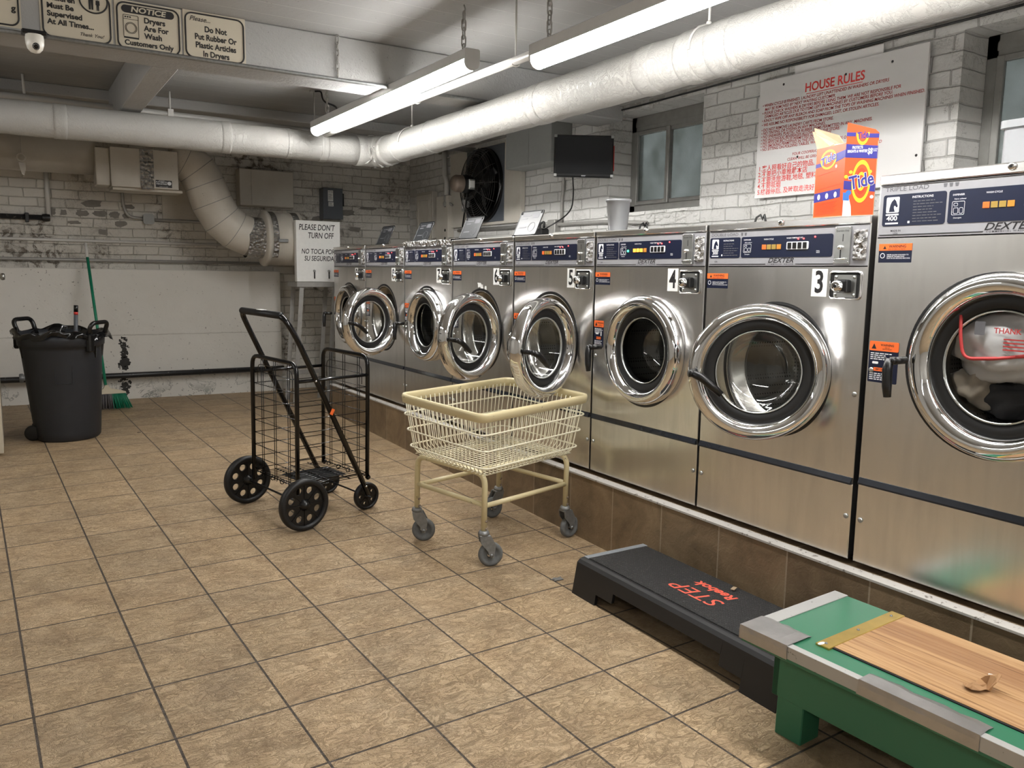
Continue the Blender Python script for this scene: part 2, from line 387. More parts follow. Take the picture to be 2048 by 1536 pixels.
M['zinc'] = simple('zinc_plate', (.47,.48,.47), .35, 1.0, .15, bump=.1)
M['galv'] = simple('grey_conduit', (.36,.35,.33), .45, .3, .2, bump=.2)
M['black'] = simple('black_plastic', (.005,.005,.0055), .34, 0, .3)
M['blackgloss'] = simple('black_enamel', (.003,.003,.0035), .16, 0, .2)
M['rubber'] = simple('black_rubber', (.006,.006,.0065), .5, 0, .3, bump=.15)
M['dark'] = simple('dark_void', (.006,.006,.006), .8, 0, .2)
M['navy'] = simple('navy_print', (.0062,.010,.031), .3, 0, .15)
M['stripnavy'] = simple('slate_trim', (.014,.017,.024), .25, 0, .3)
M['panelgrey'] = simple('grey_faceplate', (.34,.34,.36), .38, .2, .06)
M['ink'] = simple('black_ink', (.012,.011,.012), .5)
M['inkgrey'] = simple('grey_ink', (.12,.12,.13), .5)
M['whiteink'] = simple('white_ink', (.78,.79,.82), .5, 0, .05)
M['sticker'] = simple('white_sticker', (.78,.78,.76), .45, 0, .08)
M['orange'] = simple('orange_print', (.90,.16,.03), .4, 0, .08)
M['amber'] = simple('amber_key', (.55,.22,.03), .4)
M['gold'] = simple('dull_gold_key', (.33,.22,.05), .4)
M['red_led'] = emis('red_light', (1,.05,.05), 1.2); M['green_led'] = emis('green_light', (.05,1,.35), .8)
M['amber_led'] = emis('amber_light', (1,.35,.03), .7)
M['glass'] = m_glass('door_glass', (.82,.84,.83), 1.6, .015, 1.6)
M['rimglass'] = simple('bright_glass_edge', (.55,.57,.56), .08, .6, .05)  # pale metallic tone paints the bright refraction along the glass edge
M['perf'] = m_mesh_perf('perforated_drum')
M['foil'] = m_foil('crumpled_foil'); M['foil2'] = simple('ribbed_aluminium', (.55,.54,.52), .3, .9, .1); M['duct'] = m_duct()
M['duct2'] = m_paint('painted_sheet_metal', (.56,.53,.47), 10, .45, rough=.42, bump=.12, spots=True, dcol=(.25,.21,.16))
M['pipewhite'] = m_chip('painted_pipe', (.62,.61,.58), (.2,.19,.18), .68, 14, .4)
M['pipegrey'] = m_chip('painted_grey_pipe', (.40,.39,.37), (.2,.19,.18), .7, 14, .4)
M['lamp_body'] = simple('lamp_housing', (.55,.55,.54), .35, .2, .05)
def m_lamp(name, st):
    t = NT(name); t.set(Base_Color=(.9,.9,.9), Roughness=.4)
    t.b.inputs['Emission Color'].default_value = (1.0, .985, .955, 1); t.b.inputs['Emission Strength'].default_value = st; return t.m
M['lamp'] = m_lamp('lamp_diffuser', LAMP_STRENGTH); M['lamp_fill'] = m_lamp('fill_lamp_diffuser', LAMP_STRENGTH*.5)  # second, dimmer glow is for fill lamps added out of view
M['cream'] = m_chip('chipped_cream_enamel', (.66,.57,.34), (.05,.038,.025), .645, 30, .35)
M['creamwire'] = m_chip('cream_coated_wire', (.78,.73,.56), (.12,.09,.05), .69, 60, .35)
M['wirebrown'] = simple('dirty_grey_metal', (.24,.245,.245), .5, .6, .35, 60, bump=.2)
M['castrub'] = simple('grey_caster_rubber', (.13,.135,.135), .7, 0, .3, 80, bump=.3)
M['green'] = m_chip('green_gloss_paint', (.032,.165,.088), (.28,.40,.33), .74, 17, .32)
M['alu'] = m_chip('worn_aluminium_edge', (.50,.495,.48), (.24,.23,.21), .64, 38, .5); M['alu'].node_tree.nodes['Principled BSDF'].inputs['Metallic'].default_value = .55
M['kerbedge'] = m_chip('scuffed_kerb_edge', (.46,.44,.41), (.16,.14,.12), .60, 40, .65)
M['tape'] = simple('silver_duct_tape', (.46,.45,.445), .30, .85, .25, 14, bump=.6)
M['brass'] = simple('worn_brass', (.55,.38,.10), .35, .85, .2, 25)
M['wood'] = m_wood('bench_boards')
M['binplastic'] = simple('charcoal_bin_plastic', (.018,.020,.025), .46, 0, .25, 12, bump=.1)
M['bag'] = simple('black_bin_liner', (.004,.004,.0045), .14, 0, .2)
M['bgreen'] = simple('green_broom', (.01,.22,.12), .45, 0, .2); M['bgrey'] = simple('grey_bristle', (.12,.115,.12), .6)
M['ivory'] = simple('ivory_plastic', (.66,.60,.46), .4, 0, .08)
M['pvc'] = simple('white_pvc', (.70,.69,.66), .35, 0, .05)
M['red'] = simple('red_ink', (.42,.035,.035), .5, 0, .1); M['redprint'] = simple('bright_red_print', (.75,.06,.05), .45)
M['coral'] = simple('coral_print', (.85,.13,.08), .5)
M['boxorange'] = simple('orange_carton', (.56,.062,.008), .28, 0, .05); M['boxyellow'] = simple('yellow_carton', (.66,.45,.015), .28, 0, .05)
M['boxblue'] = simple('blue_carton', (.022,.02,.19), .28, 0, .05); M['boxwhite'] = simple('white_carton', (.55,.56,.58), .3, 0, .05); M['boxdark'] = simple('deep_orange_carton', (.42,.035,.006), .28, 0, .05)
M['lightblue'] = simple('light_blue_carton', (.03,.13,.40), .3)
M['card'] = simple('raw_cardboard', (.38,.28,.175), .7, 0, .15, 40, bump=.2)
M['scrap'] = simple('brown_torn_card', (.36,.20,.09), .7, 0, .2, 40)
M['signtan'] = m_paint('aged_sign_plastic', (.55,.50,.40), 6, .35, rough=.5, bump=.05, spots=False, dcol=(.40,.36,.28))
M['signwhite'] = m_paint('white_sign_board', (.70,.69,.68), 4, .12, rough=.35, bump=.03, spots=False, dcol=(.5,.48,.45))
M['greybox'] = simple('grey_electrical_enamel', (.30,.31,.30), .45, 0, .08); M['disc'] = simple('blue_grey_enamel', (.085,.095,.11), .42, 0, .1)
M['screen'] = simple('dark_screen', (.004,.005,.007), .25, 0, .1)
M['winframe'] = simple('grey_window_frame', (.27,.265,.25), .5, .3, .2, 20, bump=.1)
def m_pane():
    t = NT('grimy_glass'); co = t.coord(); n = t.noise(co, 4, 4); t.set(Base_Color=t.ramp(n, [(.3, (.06,.065,.055)), (.7, (.15,.16,.15))]), Roughness=.16)
    t.b.inputs['Transmission Weight'].default_value = .55; t.b.inputs['IOR'].default_value = 1.3; return t.m
M['pane'] = m_pane()
M['cup'] = simple('frosted_plastic', (.36,.37,.385), .35, 0, .04, Transmission_Weight=.45)
M['stepblack'] = simple('black_step_plastic', (.010,.010,.011), .45, 0, .3, 9, bump=.1)
def m_tread():
    t = NT('studded_rubber_top'); co = t.coord(); v = t.n('ShaderNodeTexVoronoi'); v.inputs['Scale'].default_value = 85; v.inputs['Randomness'].default_value = .15; t.l(co, v.inputs['Vector'])
    n = t.noise(co, 220, 2); k = t.ramp(n, [(.66, 0.), (.7, 1.)])
    t.set(Base_Color=t.mix(t.math('MULTIPLY', k, .45), (.013,.013,.0135), (.36,.35,.33)), Roughness=.62); t.bump(t.ramp(v.outputs['Distance'], [(.15, 1.), (.45, 0.)]), .8, .004); return t.m
M['tread'] = m_tread()
M['stepgrey'] = simple('grey_end_cap', (.22,.235,.25), .5, 0, .1, 40)
M['cloth1'] = simple('beige_cloth', (.22,.19,.15), .9, 0, .2, 20, bump=.3); M['cloth2'] = simple('charcoal_cloth', (.02,.02,.022), .9, 0, .3, 20, bump=.3)
M['bagwhite'] = simple('white_carrier_bag', (.40,.40,.40), .35, 0, .12, 14, bump=.4)
M['acryl'] = m_paint('smoked_lid', (.03,.032,.035), 20, .3, rough=.3, bump=.1, spots=False, dcol=(.05,.05,.05))
M['acrylclear'] = m_paint('hazy_clear_lid', (.11,.112,.115), 20, .3, rough=.3, bump=.1, spots=False, dcol=(.2,.2,.2)); M['acrylmid'] = m_paint('smoked_grey_lid', (.055,.057,.06), 20, .3, rough=.3, bump=.1, spots=False, dcol=(.06,.06,.06))
M['pipeblack'] = m_chip('black_iron_pipe', (.015,.015,.016), (.20,.18,.16), .63, 30, .4)
M['peelblack'] = simple('bare_dark_patch', (.03,.028,.026), .7, 0, .4, 40); M['peelgrey'] = simple('bare_grey_patch', (.20,.185,.165), .7, 0, .25, 30)
M['door'] = m_paint('beige_door_paint', (.50,.44,.34), 5, .2, spots=False, bump=.05)
M['redmotor'] = simple('red_switch', (.5,.03,.02), .4)
M['fanmetal'] = simple('brown_motor_cap', (.24,.185,.145), .45, .3, .2)
M['cagegrey'] = simple('dusty_cage_wire', (.05,.048,.045), .5, .3, .2)
M['camwhite'] = simple('white_camera_shell', (.66,.64,.58), .3, 0, .05)
# ================================================================ the room
XW, YB, XL, YR, ZC = 3.847, 8.38, -3.1, -2.7, 2.735
YLOW = 8.30                                   # face of the thicker lower part of the back wall
FMAT = Matrix(((0.999188, -0.039943, 0.005314, -0.006735), (0.040044, 0.998991, -0.020337, 2.651871), (-0.004496, 0.020533, 0.999779, 0.055622), (0, 0, 0, 1)))
fi = FMAT.inverted()
b = MB(); cs = [fi @ Vector((x, y, fz(x, y))) for x, y in ((XL, YR), (XW, YR), (XW, YB), (XL, YB))]
b.add([(c.x, c.y, 0) for c in cs], [(0, 1, 2, 3)])
fl = struct(b.build('floor', M['floor'])); fl.matrix_world = FMAT
b = MB().box(XL-.1, XW+.5, YR-.1, YB+.3, ZC, ZC+.12); struct(b.build('ceiling', M['ceil']))
b = MB().box(XL-.12, XL, YR-.1, YB+.2, -.15, ZC); struct(b.build('wall_left', M['white']))
b = MB().box(XL, XW+.4, YR-.12, YR, -.15, ZC); struct(b.build('wall_front', M['white']))
b = MB().box(XL, XW+.4, YB, YB+.25, -.15, ZC); struct(b.build('wall_back', M['brickB']))
# right wall with two window openings
W1 = (3.92, 4.86, 1.835, 2.545); W2 = (1.30, 2.255, 1.80, 2.535)
b = MB(); X1 = XW+.32
def wl(y0, y1, z0, z1): b.box(XW, X1, y0, y1, z0, z1)
wl(YR-.1, W2[0], -.15, ZC); wl(W2[1], W1[0], -.15, ZC); wl(W1[1], YB, -.15, ZC)
for q in (W1, W2): wl(q[0], q[1], -.15, q[2]); wl(q[0], q[1], q[3], ZC)
struct(b.build('wall_right', M['brickR']))
# thick lower part of the back wall
b = MB().box(XL, 2.37, YLOW, YB-.001, -.10, 1.377, bev=.006); struct(b.build('trim_1', M['lowwall']))
b = MB()
random.seed(11)
def patch(cx, cz, w_, h_, n=14, jag=.35):
    pts = []
    for i in range(n):
        a = 2*PI*i/n; r = 1+random.uniform(-jag, jag); 
        pts.append((cx+w_*.5*math.copysign(abs(math.cos(a))**.6, math.cos(a))*r, cz+h_*.5*math.copysign(abs(math.sin(a))**.6, math.sin(a))*r))
    return pts
# bare patch in the paint, running down to the floor beside the bin
for k in range(150):
    z = random.choice((random.uniform(.20, .40), random.uniform(.42, .76), random.uniform(.45, .62))); wd_ = .020+.022*(1 if z < .62 else .4)*abs(math.sin(z*9+1)); x = .895+random.gauss(0, wd_*.62)
    s_ = random.uniform(.004, .017); b.prism(patch(x, z, s_*random.uniform(1, 2), s_*random.uniform(.9, 2.2), 9, .45), -.0003, .0012+.00002*(k % 9), FR(0, YLOW-.0004, 0))
for z, ww, hh in ((.26,.05,.04),(.30,.06,.05),(.47,.055,.06),(.52,.062,.06),(.57,.05,.055),(.63,.035,.05),(.68,.028,.05)): b.prism(patch(.895+random.uniform(-.008, .008), z, ww, hh, 18, .38), -.0003, .0010, FR(0, YLOW-.0004, 0))
struct(b.build('trim_2', M['peelblack']))
b = MB()
for x, z, ww, hh in ((.47,1.87,.05,.055),(.62,1.87,.10,.052),(.76,1.875,.11,.05),(.88,1.868,.09,.055),(.70,1.96,.17,.06),(.98,1.865,.07,.05),(.93,1.79,.10,.05),(.78,1.71,.07,.05),(.55,1.785,.10,.03),(.38,1.875,.06,.06),(1.0,1.95,.10,.04),(3.02,2.06,.1,.05),(2.92,2.0,.12,.05),(3.12,2.0,.15,.06),(2.8,1.92,.12,.06),(3.2,1.83,.14,.05),(2.95,1.78,.16,.05),(3.35,2.06,.2,.03)):
    b.prism(patch(x, z, ww, hh, 16, .22), -.0003, .0012, FR(0, YB-.0004, 0))
struct(b.build('trim_3', M['peelgrey']))
# ceiling beams : the one with the signs, one running back from it, one along the back
b = MB().box(XL, XW, 4.72, 5.02, 2.488, ZC, bev=.008); struct(b.build('trim_4', M['beam']))
b = MB().box(.75, .89, 5.02, 7.13, 2.488, ZC, bev=.006); struct(b.build('trim_5', M['beam']))
b = MB().box(XL, XW, 7.13, 7.38, 2.655, ZC, bev=.006); struct(b.build('trim_6', M['beam']))
# tiled kerb that carries the washers
b = MB().box(2.415, 3.35, YR, 6.99, -.12, .380); pl = struct(b.build('trim_7', M['plinth']))
b = MB().box(2.411, 2.462, YR, 6.995, .374, .3832, bev=.001); e_ = b.build('edge_strip', M['kerbedge'], pl)
# windows
def window(n, q, pane_ys, zs):
    fx = XW+.20
    y0, y1, z0, z1 = q
    b = MB()
    def fr(a0, a1, c0, c1, d=.05, o=0): b.box(fx+o, fx+o+d, a0, a1, c0, c1, bev=.004)
    fr(y0, y1, z1-.11, z1); fr(y0, y1, z0, zs[0]-.03); fr(y0, y0+.04, z0, z1); fr(y1-.06, y1, z0, z1)
    for i, (a, c) in enumerate(pane_ys):
        o = -.012 if i == 0 else .006; t_ = .035
        fr(a, a+t_, zs[0]-.03, zs[1]+.03, .03, o); fr(c-t_, c, zs[0]-.03, zs[1]+.03, .03, o)
        fr(a+t_, c-t_, zs[0]-.03, zs[0], .03, o); fr(a+t_, c-t_, zs[1], zs[1]+.03, .03, o)
    w_ = struct(b.build('window_%d' % n, M['winframe']))
    for i, (a, c) in enumerate(pane_ys):
        MB().box(fx+.008+.018*i, fx+.012+.018*i, a+.03, c-.03, zs[0]-.002, zs[1]+.002).build('pane', M['pane'], w_)
    MB().box(fx-.002, fx+.012, y0+.05, y1-.05, z1-.075, z1-.035).build('header_slat', M['winframe'], w_)
    return w_
window(1, W1, ((4.44, 4.81), (3.95, 4.475)), (1.935, 2.41))
window(2, W2, ((1.78, 2.20), (1.34, 1.81)), (1.90, 2.405))
# ragged mortar under window 1
b = MB(); random.seed(31)
for k in range(110):
    y = random.uniform(3.88, 4.9); z = random.uniform(1.69, 1.83); s_ = random.uniform(.010, .032)
    b.sphere((XW+.002, y, z), s_, 8, 6, 0, (.35, random.uniform(.8, 1.8), random.uniform(.4, .8)))
mo = struct(b.build('trim_8', M['brickR']))
# paint peeling off under the ceiling line beside window 1
b = MB(); random.seed(41)
for y, z, ww, hh in ((4.72,2.565,.03,.07),(4.55,2.575,.05,.05),(4.42,2.57,.035,.09),(4.33,2.585,.07,.06),(4.12,2.58,.09,.05),(3.75,2.57,.10,.05),(4.62,2.585,.06,.03)):
    P = patch(0, 0, ww, hh, 12, .4); T_ = FX(XW-.004, y, z) @ Matrix.Rotation(random.uniform(.05, .35), 4, 'X'); b.prism(P, 0, .0015, T_)
struct(b.build('trim_9', M['white']))
# door standing open at the left edge
b = MB().box(-.125, -.080, 6.26, 7.03, .15, 2.2, bev=.003); d1 = struct(b.build('door_1', M['door']))
MB().lathe([(.001,.075),(.022,.072),(.026,.06),(.024,.05),(.010,.04),(.010,.006),(.025,.004),(.025,0)], Matrix.Translation((-.080, 6.98, 1.31)) @ Matrix.Rotation(PI/2, 4, 'Y'), 20).build('door_knob', M['zinc'], d1)
MB().box(-.19, -.128, 6.60, 6.68, .10, 2.25).build('door_jamb', M['white'], d1)
# ================================================================ washers
ZB = .3835                                    # top of the kerb
XF = 2.47                                     # plane of the washer fronts
def panel_with_hole(b, x0, x1, z0, z1, hz, r, y0, y1, mat=0, n=64, hx=0.0):
    ang = sorted(set([round(2*PI*i/n, 5) for i in range(n)]+[round(math.atan2(z-hz, x-hx) % (2*PI), 5) for x in (x0, x1) for z in (z0, z1)]))
    inn, out = [], []
    for a in ang:
        c, s = math.cos(a), math.sin(a)
        tx = ((x1-hx) if c > 0 else (x0-hx))/c if abs(c) > 1e-6 else 1e9
        tz = ((z1-hz) if s > 0 else (z0-hz))/s if abs(s) > 1e-6 else 1e9
        t = min(tx, tz); inn.append((hx+r*c, hz+r*s)); out.append((hx+t*c, hz+t*s))
    N = len(ang); V = [(x, y0, z) for x, z in out]+[(x, y0, z) for x, z in inn]+[(x, y1, z) for x, z in out]+[(x, y1, z) for x, z in inn]
    F = []
    for i in range(N):
        j = (i+1) % N
        F += [(i, j, N+j, N+i), (2*N+j, 2*N+i, 3*N+i, 3*N+j), (j, i, 2*N+i, 2*N+j), (N+i, N+j, 3*N+j, 3*N+i)]
    b.add(V, F, mat)
HORSE = [(-.30,-.5),(-.26,-.2),(-.20,.05),(-.10,.27),(.05,.40),(.10,.50),(.16,.41),(.27,.33),(.36,.12),(.45,-.05),(.42,-.16),(.33,-.17),(.24,-.06),(.12,-.06),(.12,-.22),(.22,-.5)]
def txtlines(b, x, z, wd, n, dz, y, mat, hh=.003, seed=1):
    r = random.Random(seed)
    for i in range(n):
        L = wd*r.uniform(.6, 1); xx = x
        while xx < x+L:
            wl_ = min(r.uniform(.006, .016), x+L-xx); b.prism([(xx, z-i*dz), (xx+wl_, z-i*dz), (xx+wl_, z-i*dz+hh), (xx, z-i*dz+hh)], 0, .0003, FR(0, y, 0), mat); xx += wl_+.003
NAMES = {'2': 'stainless triple-load washer at the right edge of the photo, white bag and laundry inside'}
def washer(label, wd, top, band, pz0, strip, hz, hr, dep, load, y_c, hole=True, parts='double'):
    """local frame: x to the viewer's right, y into the machine, z up; front face at y = 0"""
    root = thing('washing_machine', label, 'washing machine', (XF, y_c, ZB), (0, 0, -PI/2), 'front loading washers in the row')
    h = wd/2; yk = dep
    b = MB()
    b.box(-h, -h+.004, .002, yk, .018, top-.001); b.box(h-.004, h, .002, yk, .018, top-.001); b.box(-h, h, yk-.004, yk, .018, top)
    b.box(-h, h, -.004, yk, band, top, bev=.004); b.box(-h+.004, h-.004, .004, yk-.01, .018, .026)
    b.build('cabinet', M['steel'], root)
    b = MB().box(-h+.02, h-.02, .06, yk-.05, 0, .018); b.build('base', M['dark'], root)
    b = MB(); panel_with_hole(b, -h+.002, h-.002, strip+.022, pz0-.004, hz, hr, 0, .006)
    b.build('front_panel', M['steel'], root)
    MB().box(-h+.002, h-.002, .001, .006, .020, strip-.002, bev=.0015).build('lower_panel', M['steel'], root)
    b = MB(); b.prism([(-.010, strip+.004), (-.002, strip+.022), (.006, strip+.022), (.006, strip-.002), (-.010, strip-.002)], -h+.004, h-.004, Matrix(((0,0,1,0),(1,0,0,0),(0,1,0,0),(0,0,0,1))))
    b.build('trim_strip', M['stripnavy'], root)
    for sx in (-1, 1):
        for zz in (hz-.05, .17):
            MB().lathe([(.0001,-.005),(.006,-.005),(.009,-.002),(.009,0)], Matrix.Translation((sx*(h-.018), 0, zz)) @ Matrix.Rotation(-PI/2, 4, 'X') @ Matrix.Diagonal((1,1,1,1)), 12).build('screw', M['zinc'], root)
    # tub seen through the opening
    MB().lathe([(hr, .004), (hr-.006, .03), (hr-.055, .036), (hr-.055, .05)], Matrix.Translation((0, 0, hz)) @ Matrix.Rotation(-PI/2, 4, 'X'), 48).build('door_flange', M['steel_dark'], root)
    MB().lathe([(hr-.055, .052), (hr+.03, .06), (hr+.03, .42), (.001, .44)], Matrix.Translation((0, 0, hz)) @ Matrix.Rotation(-PI/2, 4, 'X'), 48).build('drum', M['perf'], root)
    MB().lathe([(hr+.004, -.0012), (hr+.016, -.0018), (hr+.020, .0005)], Matrix.Translation((0, 0, hz)) @ Matrix.Rotation(-PI/2, 4, 'X'), 64).build('groove_shade', M['black'], root)  # black ring painted in for the shaded groove around the opening
    # control panel
    k = parts != 'double'; zp1 = band-.002; ph = zp1-pz0
    cp = MB(); cp.box(-h+.004, h-.004, .001, .02, pz0, zp1, 0, .001)
    cpr = .3005 if not k else h-.02
    xr = .232 if not k else h-.03
    cp.box(-h+.01, xr, -.0005, .002, zp1-.004, zp1-.0025, 1); cp.box(-h+.01, -.07, -.0005, .002, pz0+.006, pz0+.008, 1); cp.box(.07, xr, -.0005, .002, pz0+.006, pz0+.008, 1)
    if k:
        n1, n2 = (-.401, -.189), (-.181, .27); nz = (1.171, 1.271)
    else:
        n1, n2 = (-.3615, -.200), (-.194, .2255); nz = (1.075, 1.155)
    cp.text(load, .017 if not k else .020, FR(n1[0]+.004, .0004, nz[1]+.011 if not k else nz[1]+.017), 2, .006, 0, 'LEFT', 1.25)
    for i in range(2 if not k else 3):
        xx = n1[0]+(.168 if not k else .205)+i*.018; cp.prism([(xx-.006, .006), (xx+.006, .006), (xx+.004, -.006), (xx-.004, -.006)], 0, .0004, FR(0, .0009, nz[1]+.011 if not k else nz[1]+.017), 2)
    cp.text('DEXTER', .026 if not k else .030, FR(0, .0004, pz0+.020), 1, .012, .35, xs=1.25)
    cp.text('COMMERCIAL WASHER', .0075, FR(0, .0004, pz0+.006), 1, .004, 0, xs=1.25, space=1.3)
    if k: cp.text('MADE IN\nUSA', .009, FR(n1[0]+.05, .0004, pz0+.015), 1, .006)
    else: cp.text('USA', .009, FR(n1[0]+.035, .0004, pz0+.017), 1, .006)
    pan = cp.build('control_panel', [M['panelgrey'], M['ink'], M['inkgrey']], root)
    zc = (nz[0]+nz[1])/2; nh = nz[1]-nz[0]; lx = n1[0]
    b = MB(); b.prism(rrect(n1[0], n1[1], nz[0], nz[1], .008), 0, .0014, FR(0, .001, 0), 0)
    q = nh*.5
    b.prism(rrect(lx+.012, lx+.012+q*.9, zc-q*.15, zc+q*.85, .004), 0, .0006, FR(0, -.0005, 0), 1)
    b.prism([(lx+.012+q*.45+x*q*.8, zc+q*.33+z*q*.85) for x, z in HORSE], 0, .0008, FR(0, -.0007, 0), 0)
    b.prism([(lx+.012, zc-q*.22), (lx+.012+q*.9, zc-q*.22), (lx+.012+q*.9, zc-q*.32), (lx+.012, zc-q*.32)], 0, .0005, FR(0, -.0005, 0), 1)
    b.text('400' if k else '300', q*.42, FR(lx+.012+q*.45, -.0008, zc-q*.52), 1, .02, xs=1.2)
    b.prism([(lx+.012, zc-q*.78), (lx+.012+q*.9, zc-q*.78), (lx+.012+q*.9, zc-q*.88), (lx+.012, zc-q*.88)], 0, .0005, FR(0, -.0005, 0), 1)
    b.text('INSTRUCTIONS', .010 if k else .008, FR(lx+(.10 if k else .072), -.0006, nz[1]-.012), 1, .004, 0, 'LEFT')
    txtlines(b, lx+(.105 if k else .075), nz[1]-.026, (n1[1]-n1[0])*.48, 8 if k else 6, .009, -.0005, 2, .0022, 3)
    b.prism(rrect(lx+(.09 if k else .064), lx+(.097 if k else .070), nz[0]+.007, nz[0]+.014, .001), 0, .0006, FR(0, -.0005, 0), 1)
    b.build('instruction_label', [M['navy'], M['whiteink'], M['inkgrey']], pan)
    b = MB(); b.prism(rrect(n2[0], n2[1], nz[0], nz[1], .008), 0, .0014, FR(0, .001, 0), 0)
    x0 = n2[0]
    b.text('DISPENSER', .0075, FR(x0+.03, -.0006, zc+q*.70), 1, .004); b.text('WASH CYCLE', .0075, FR(x0+.135, -.0006, zc+q*.70), 1, .004); b.text('WASH TEMPERATURE', .0075, FR(x0+.255, -.0006, zc+q*.74), 1, .004)
    for rr in ((x0+.012, x0+.050, zc-q*.5, zc+q*.3), (x0+.017, x0+.029, zc+q*.03, zc+q*.2), (x0+.017, x0+.031, zc-q*.42, zc-q*.08), (x0+.035, x0+.046, zc-q*.42, zc-q*.08)):
        P = rrect(*rr, .003, 3); P2 = [Vector((p[0], -.0006, p[1])) for p in P]; b.tube(P2, .0006, 4, 1, True)
    b.text('Detergent', .006, FR(x0+.031, -.0006, zc-q*.68), 1); b.text('Fabric softener', .006, FR(x0+.036, -.0006, zc+q*.45), 1)
    b.text('FINAL\nRINSE', .0055, FR(x0+.36, -.0006, zc-q*.55), 1)
    b.build('selector_label', [M['navy'], M['whiteink']], pan)
    kw = x0+.105
    for i, mm in enumerate(('orange', 'gold', 'gold', 'amber')):
        MB().box(kw+i*.0235, kw+i*.0235+.0195, -.0025, -.0002, zc-.010, zc+.008, bev=.0006).build('cycle_key', M[mm], pan)
    b = MB(); b.prism(rrect(x0+.222, x0+.318, zc-.012, zc+.016, .004), 0, .003, FR(0, -.0003, 0)); b.build('key_frame', M['whiteink'], pan)
    for i in range(4):
        MB().box(x0+.227+i*.0227, x0+.227+i*.0227+.017, -.0052, -.003, zc-.009, zc+.013, bev=.0008).build('temperature_key', M['black'], pan)
    for xx, zz, mm in ((.272, .026, 'red_led'), (.296, .026, 'red_led'), (.345, .031, 'red_led')):
        MB().sphere((x0+xx, -.001, zc+zz), .0032, 10, 6).build('indicator_light', M[mm], pan)
    if not k:
        b = MB(); b.box(.2375, .2995, -.008, .001, pz0+.008, zp1-.006, 0, .001)
        b.box(.270, .2725, -.0086, -.007, pz0+.083, pz0+.108, 1); b.box(.262, .2665, -.0086, -.007, pz0+.022, pz0+.060, 1)
        b.sphere((.2635, -.013, pz0+.062), .0085, 12, 8, 2)
        b.cyl((.245, -.013, pz0+.022), (.287, -.013, pz0+.024), .003, 8, 2)
        for sx in (.241, .296):
            for zz in (pz0+.012, zp1-.010): b.sphere((sx, -.008, zz), .0028, 8, 5, 2)
        b.text('Quarters Only', .0085, FR(.2685, -.0085, zp1-.020), 1, .004)
        b.build('coin_slot', [M['zinc'], M['ink'], M['chrome']], root)
        # crumpled foil beside the slot
        r = random.Random(int(y_c*100)); V = []; F = []; nx, nz_ = 9, 14
        for j in range(nz_+1):
            for i in range(nx+1):
                ed = i in (0, nx) or j in (0, nz_)
                V.append((.308+.052*i/nx+(0 if ed else r.uniform(-.002, .002)), -(.0005 if ed else r.uniform(.002, .014)), pz0+.018+.105*j/nz_))
        for j in range(nz_):
            for i in range(nx): a = j*(nx+1)+i; F.append((a, a+1, a+nx+2, a+nx+1))
        MB().add(V, F).build('foil_patch', M['foil'], root)
        # coin box
        cx, cz = .287, pz0-.067
        b = MB(); b.prism(rrect(cx-.063, cx+.063, cz-.048, cz+.048, .010), 0, .003, FR(0, .0005, 0), 0)  # flat dark plate stands in for the shade of an uncut recess
        P = [Vector((p[0], -.0035, p[1])) for p in rrect(cx-.061, cx+.061, cz-.046, cz+.046, .010)]; b.tube(P, .0035, 6, 1, True)
        b.prism(rrect(cx-.042, cx+.046, cz-.042, cz+.036, .006), 0, .003, FR(0, -.0025, 0), 2)
        for sx in (-.034, .038):
            for sz in (-.033, .028): b.sphere((cx+sx, -.006, cz+sz), .006, 10, 6, 2)
        b.build('coin_box', [M['dark'], M['chrome'], M['zinc']], root)
        b = MB(); b.box(cx-.016, cx+.028, -.034, -.004, cz-.026, cz+.020, 1, .007, seg=2); b.lathe([(.0001, .046), (.014, .046), (.019, .042), (.019, 0)], FR(cx-.004, -.006, cz-.003), 24, 0)
        b.lathe([(.0001, .0475), (.006, .0475)], FR(cx-.004, -.006, cz-.003), 12, 1)
        b.build('lock', [M['chrome'], M['black']], root)
    # stickers
    sx0, sx1, sz0, sz1 = (-h+.002, -h+.116, pz0-.090, pz0-.030) if not k else (-.404, -.288, 1.053, 1.114)
    b = MB(); b.prism([(sx0, sz0), (sx1, sz0), (sx1, sz1), (sx0, sz1)], 0, .001, FR(0, .0002, 0), 0)
    zm = sz1-(sz1-sz0)*.36; b.prism([(sx0, zm), (sx1, zm), (sx1, sz1), (sx0, sz1)], 0, .0005, FR(0, -.0009, 0), 1)
    b.text('WARNING', .0125, FR((sx0+sx1)/2+.008, -.0016, sz1-.009), 3, .02); b.text('RISK OF SERIOUS INJURY', .0055, FR((sx0+sx1)/2+.006, -.0016, sz1-.018), 3, .01)
    b.prism([(sx0+.015, zm+.005), (sx0+.027, zm+.005), (sx0+.021, zm+.016)], 0, .0003, FR(0, -.0015, 0), 3)
    b.text('NEVER ALLOW CHILDREN TO\nOPERATE THE MACHINE\nPLAY IN OR AROUND MACHINE', .0056, FR(sx0+.030, -.0012, (sz0+zm)/2), 2, .006, 0, 'LEFT')
    b.lathe([(.0065, 0), (.0075, .0003), (.0085, 0)], FR(sx0+.014, -.0010, (sz0+zm)/2+.003), 16, 2)
    b.build('warning_sticker', [M['navy'], M['orange'], M['whiteink'], M['ink']], root)
    sx0, sx1, sz0, sz1 = (-h+.003, -h+.078, hz-.005, hz+.125) if not k else (-.412, -.306, .655, .793)
    b = MB(); b.prism(rrect(sx0, sx1, sz0, sz1, .004), 0, .001, FR(0, .0002, 0), 0)
    b.prism(rrect(sx0, sx1, sz1-.032, sz1, .004), 0, .0005, FR(0, -.0009, 0), 1)
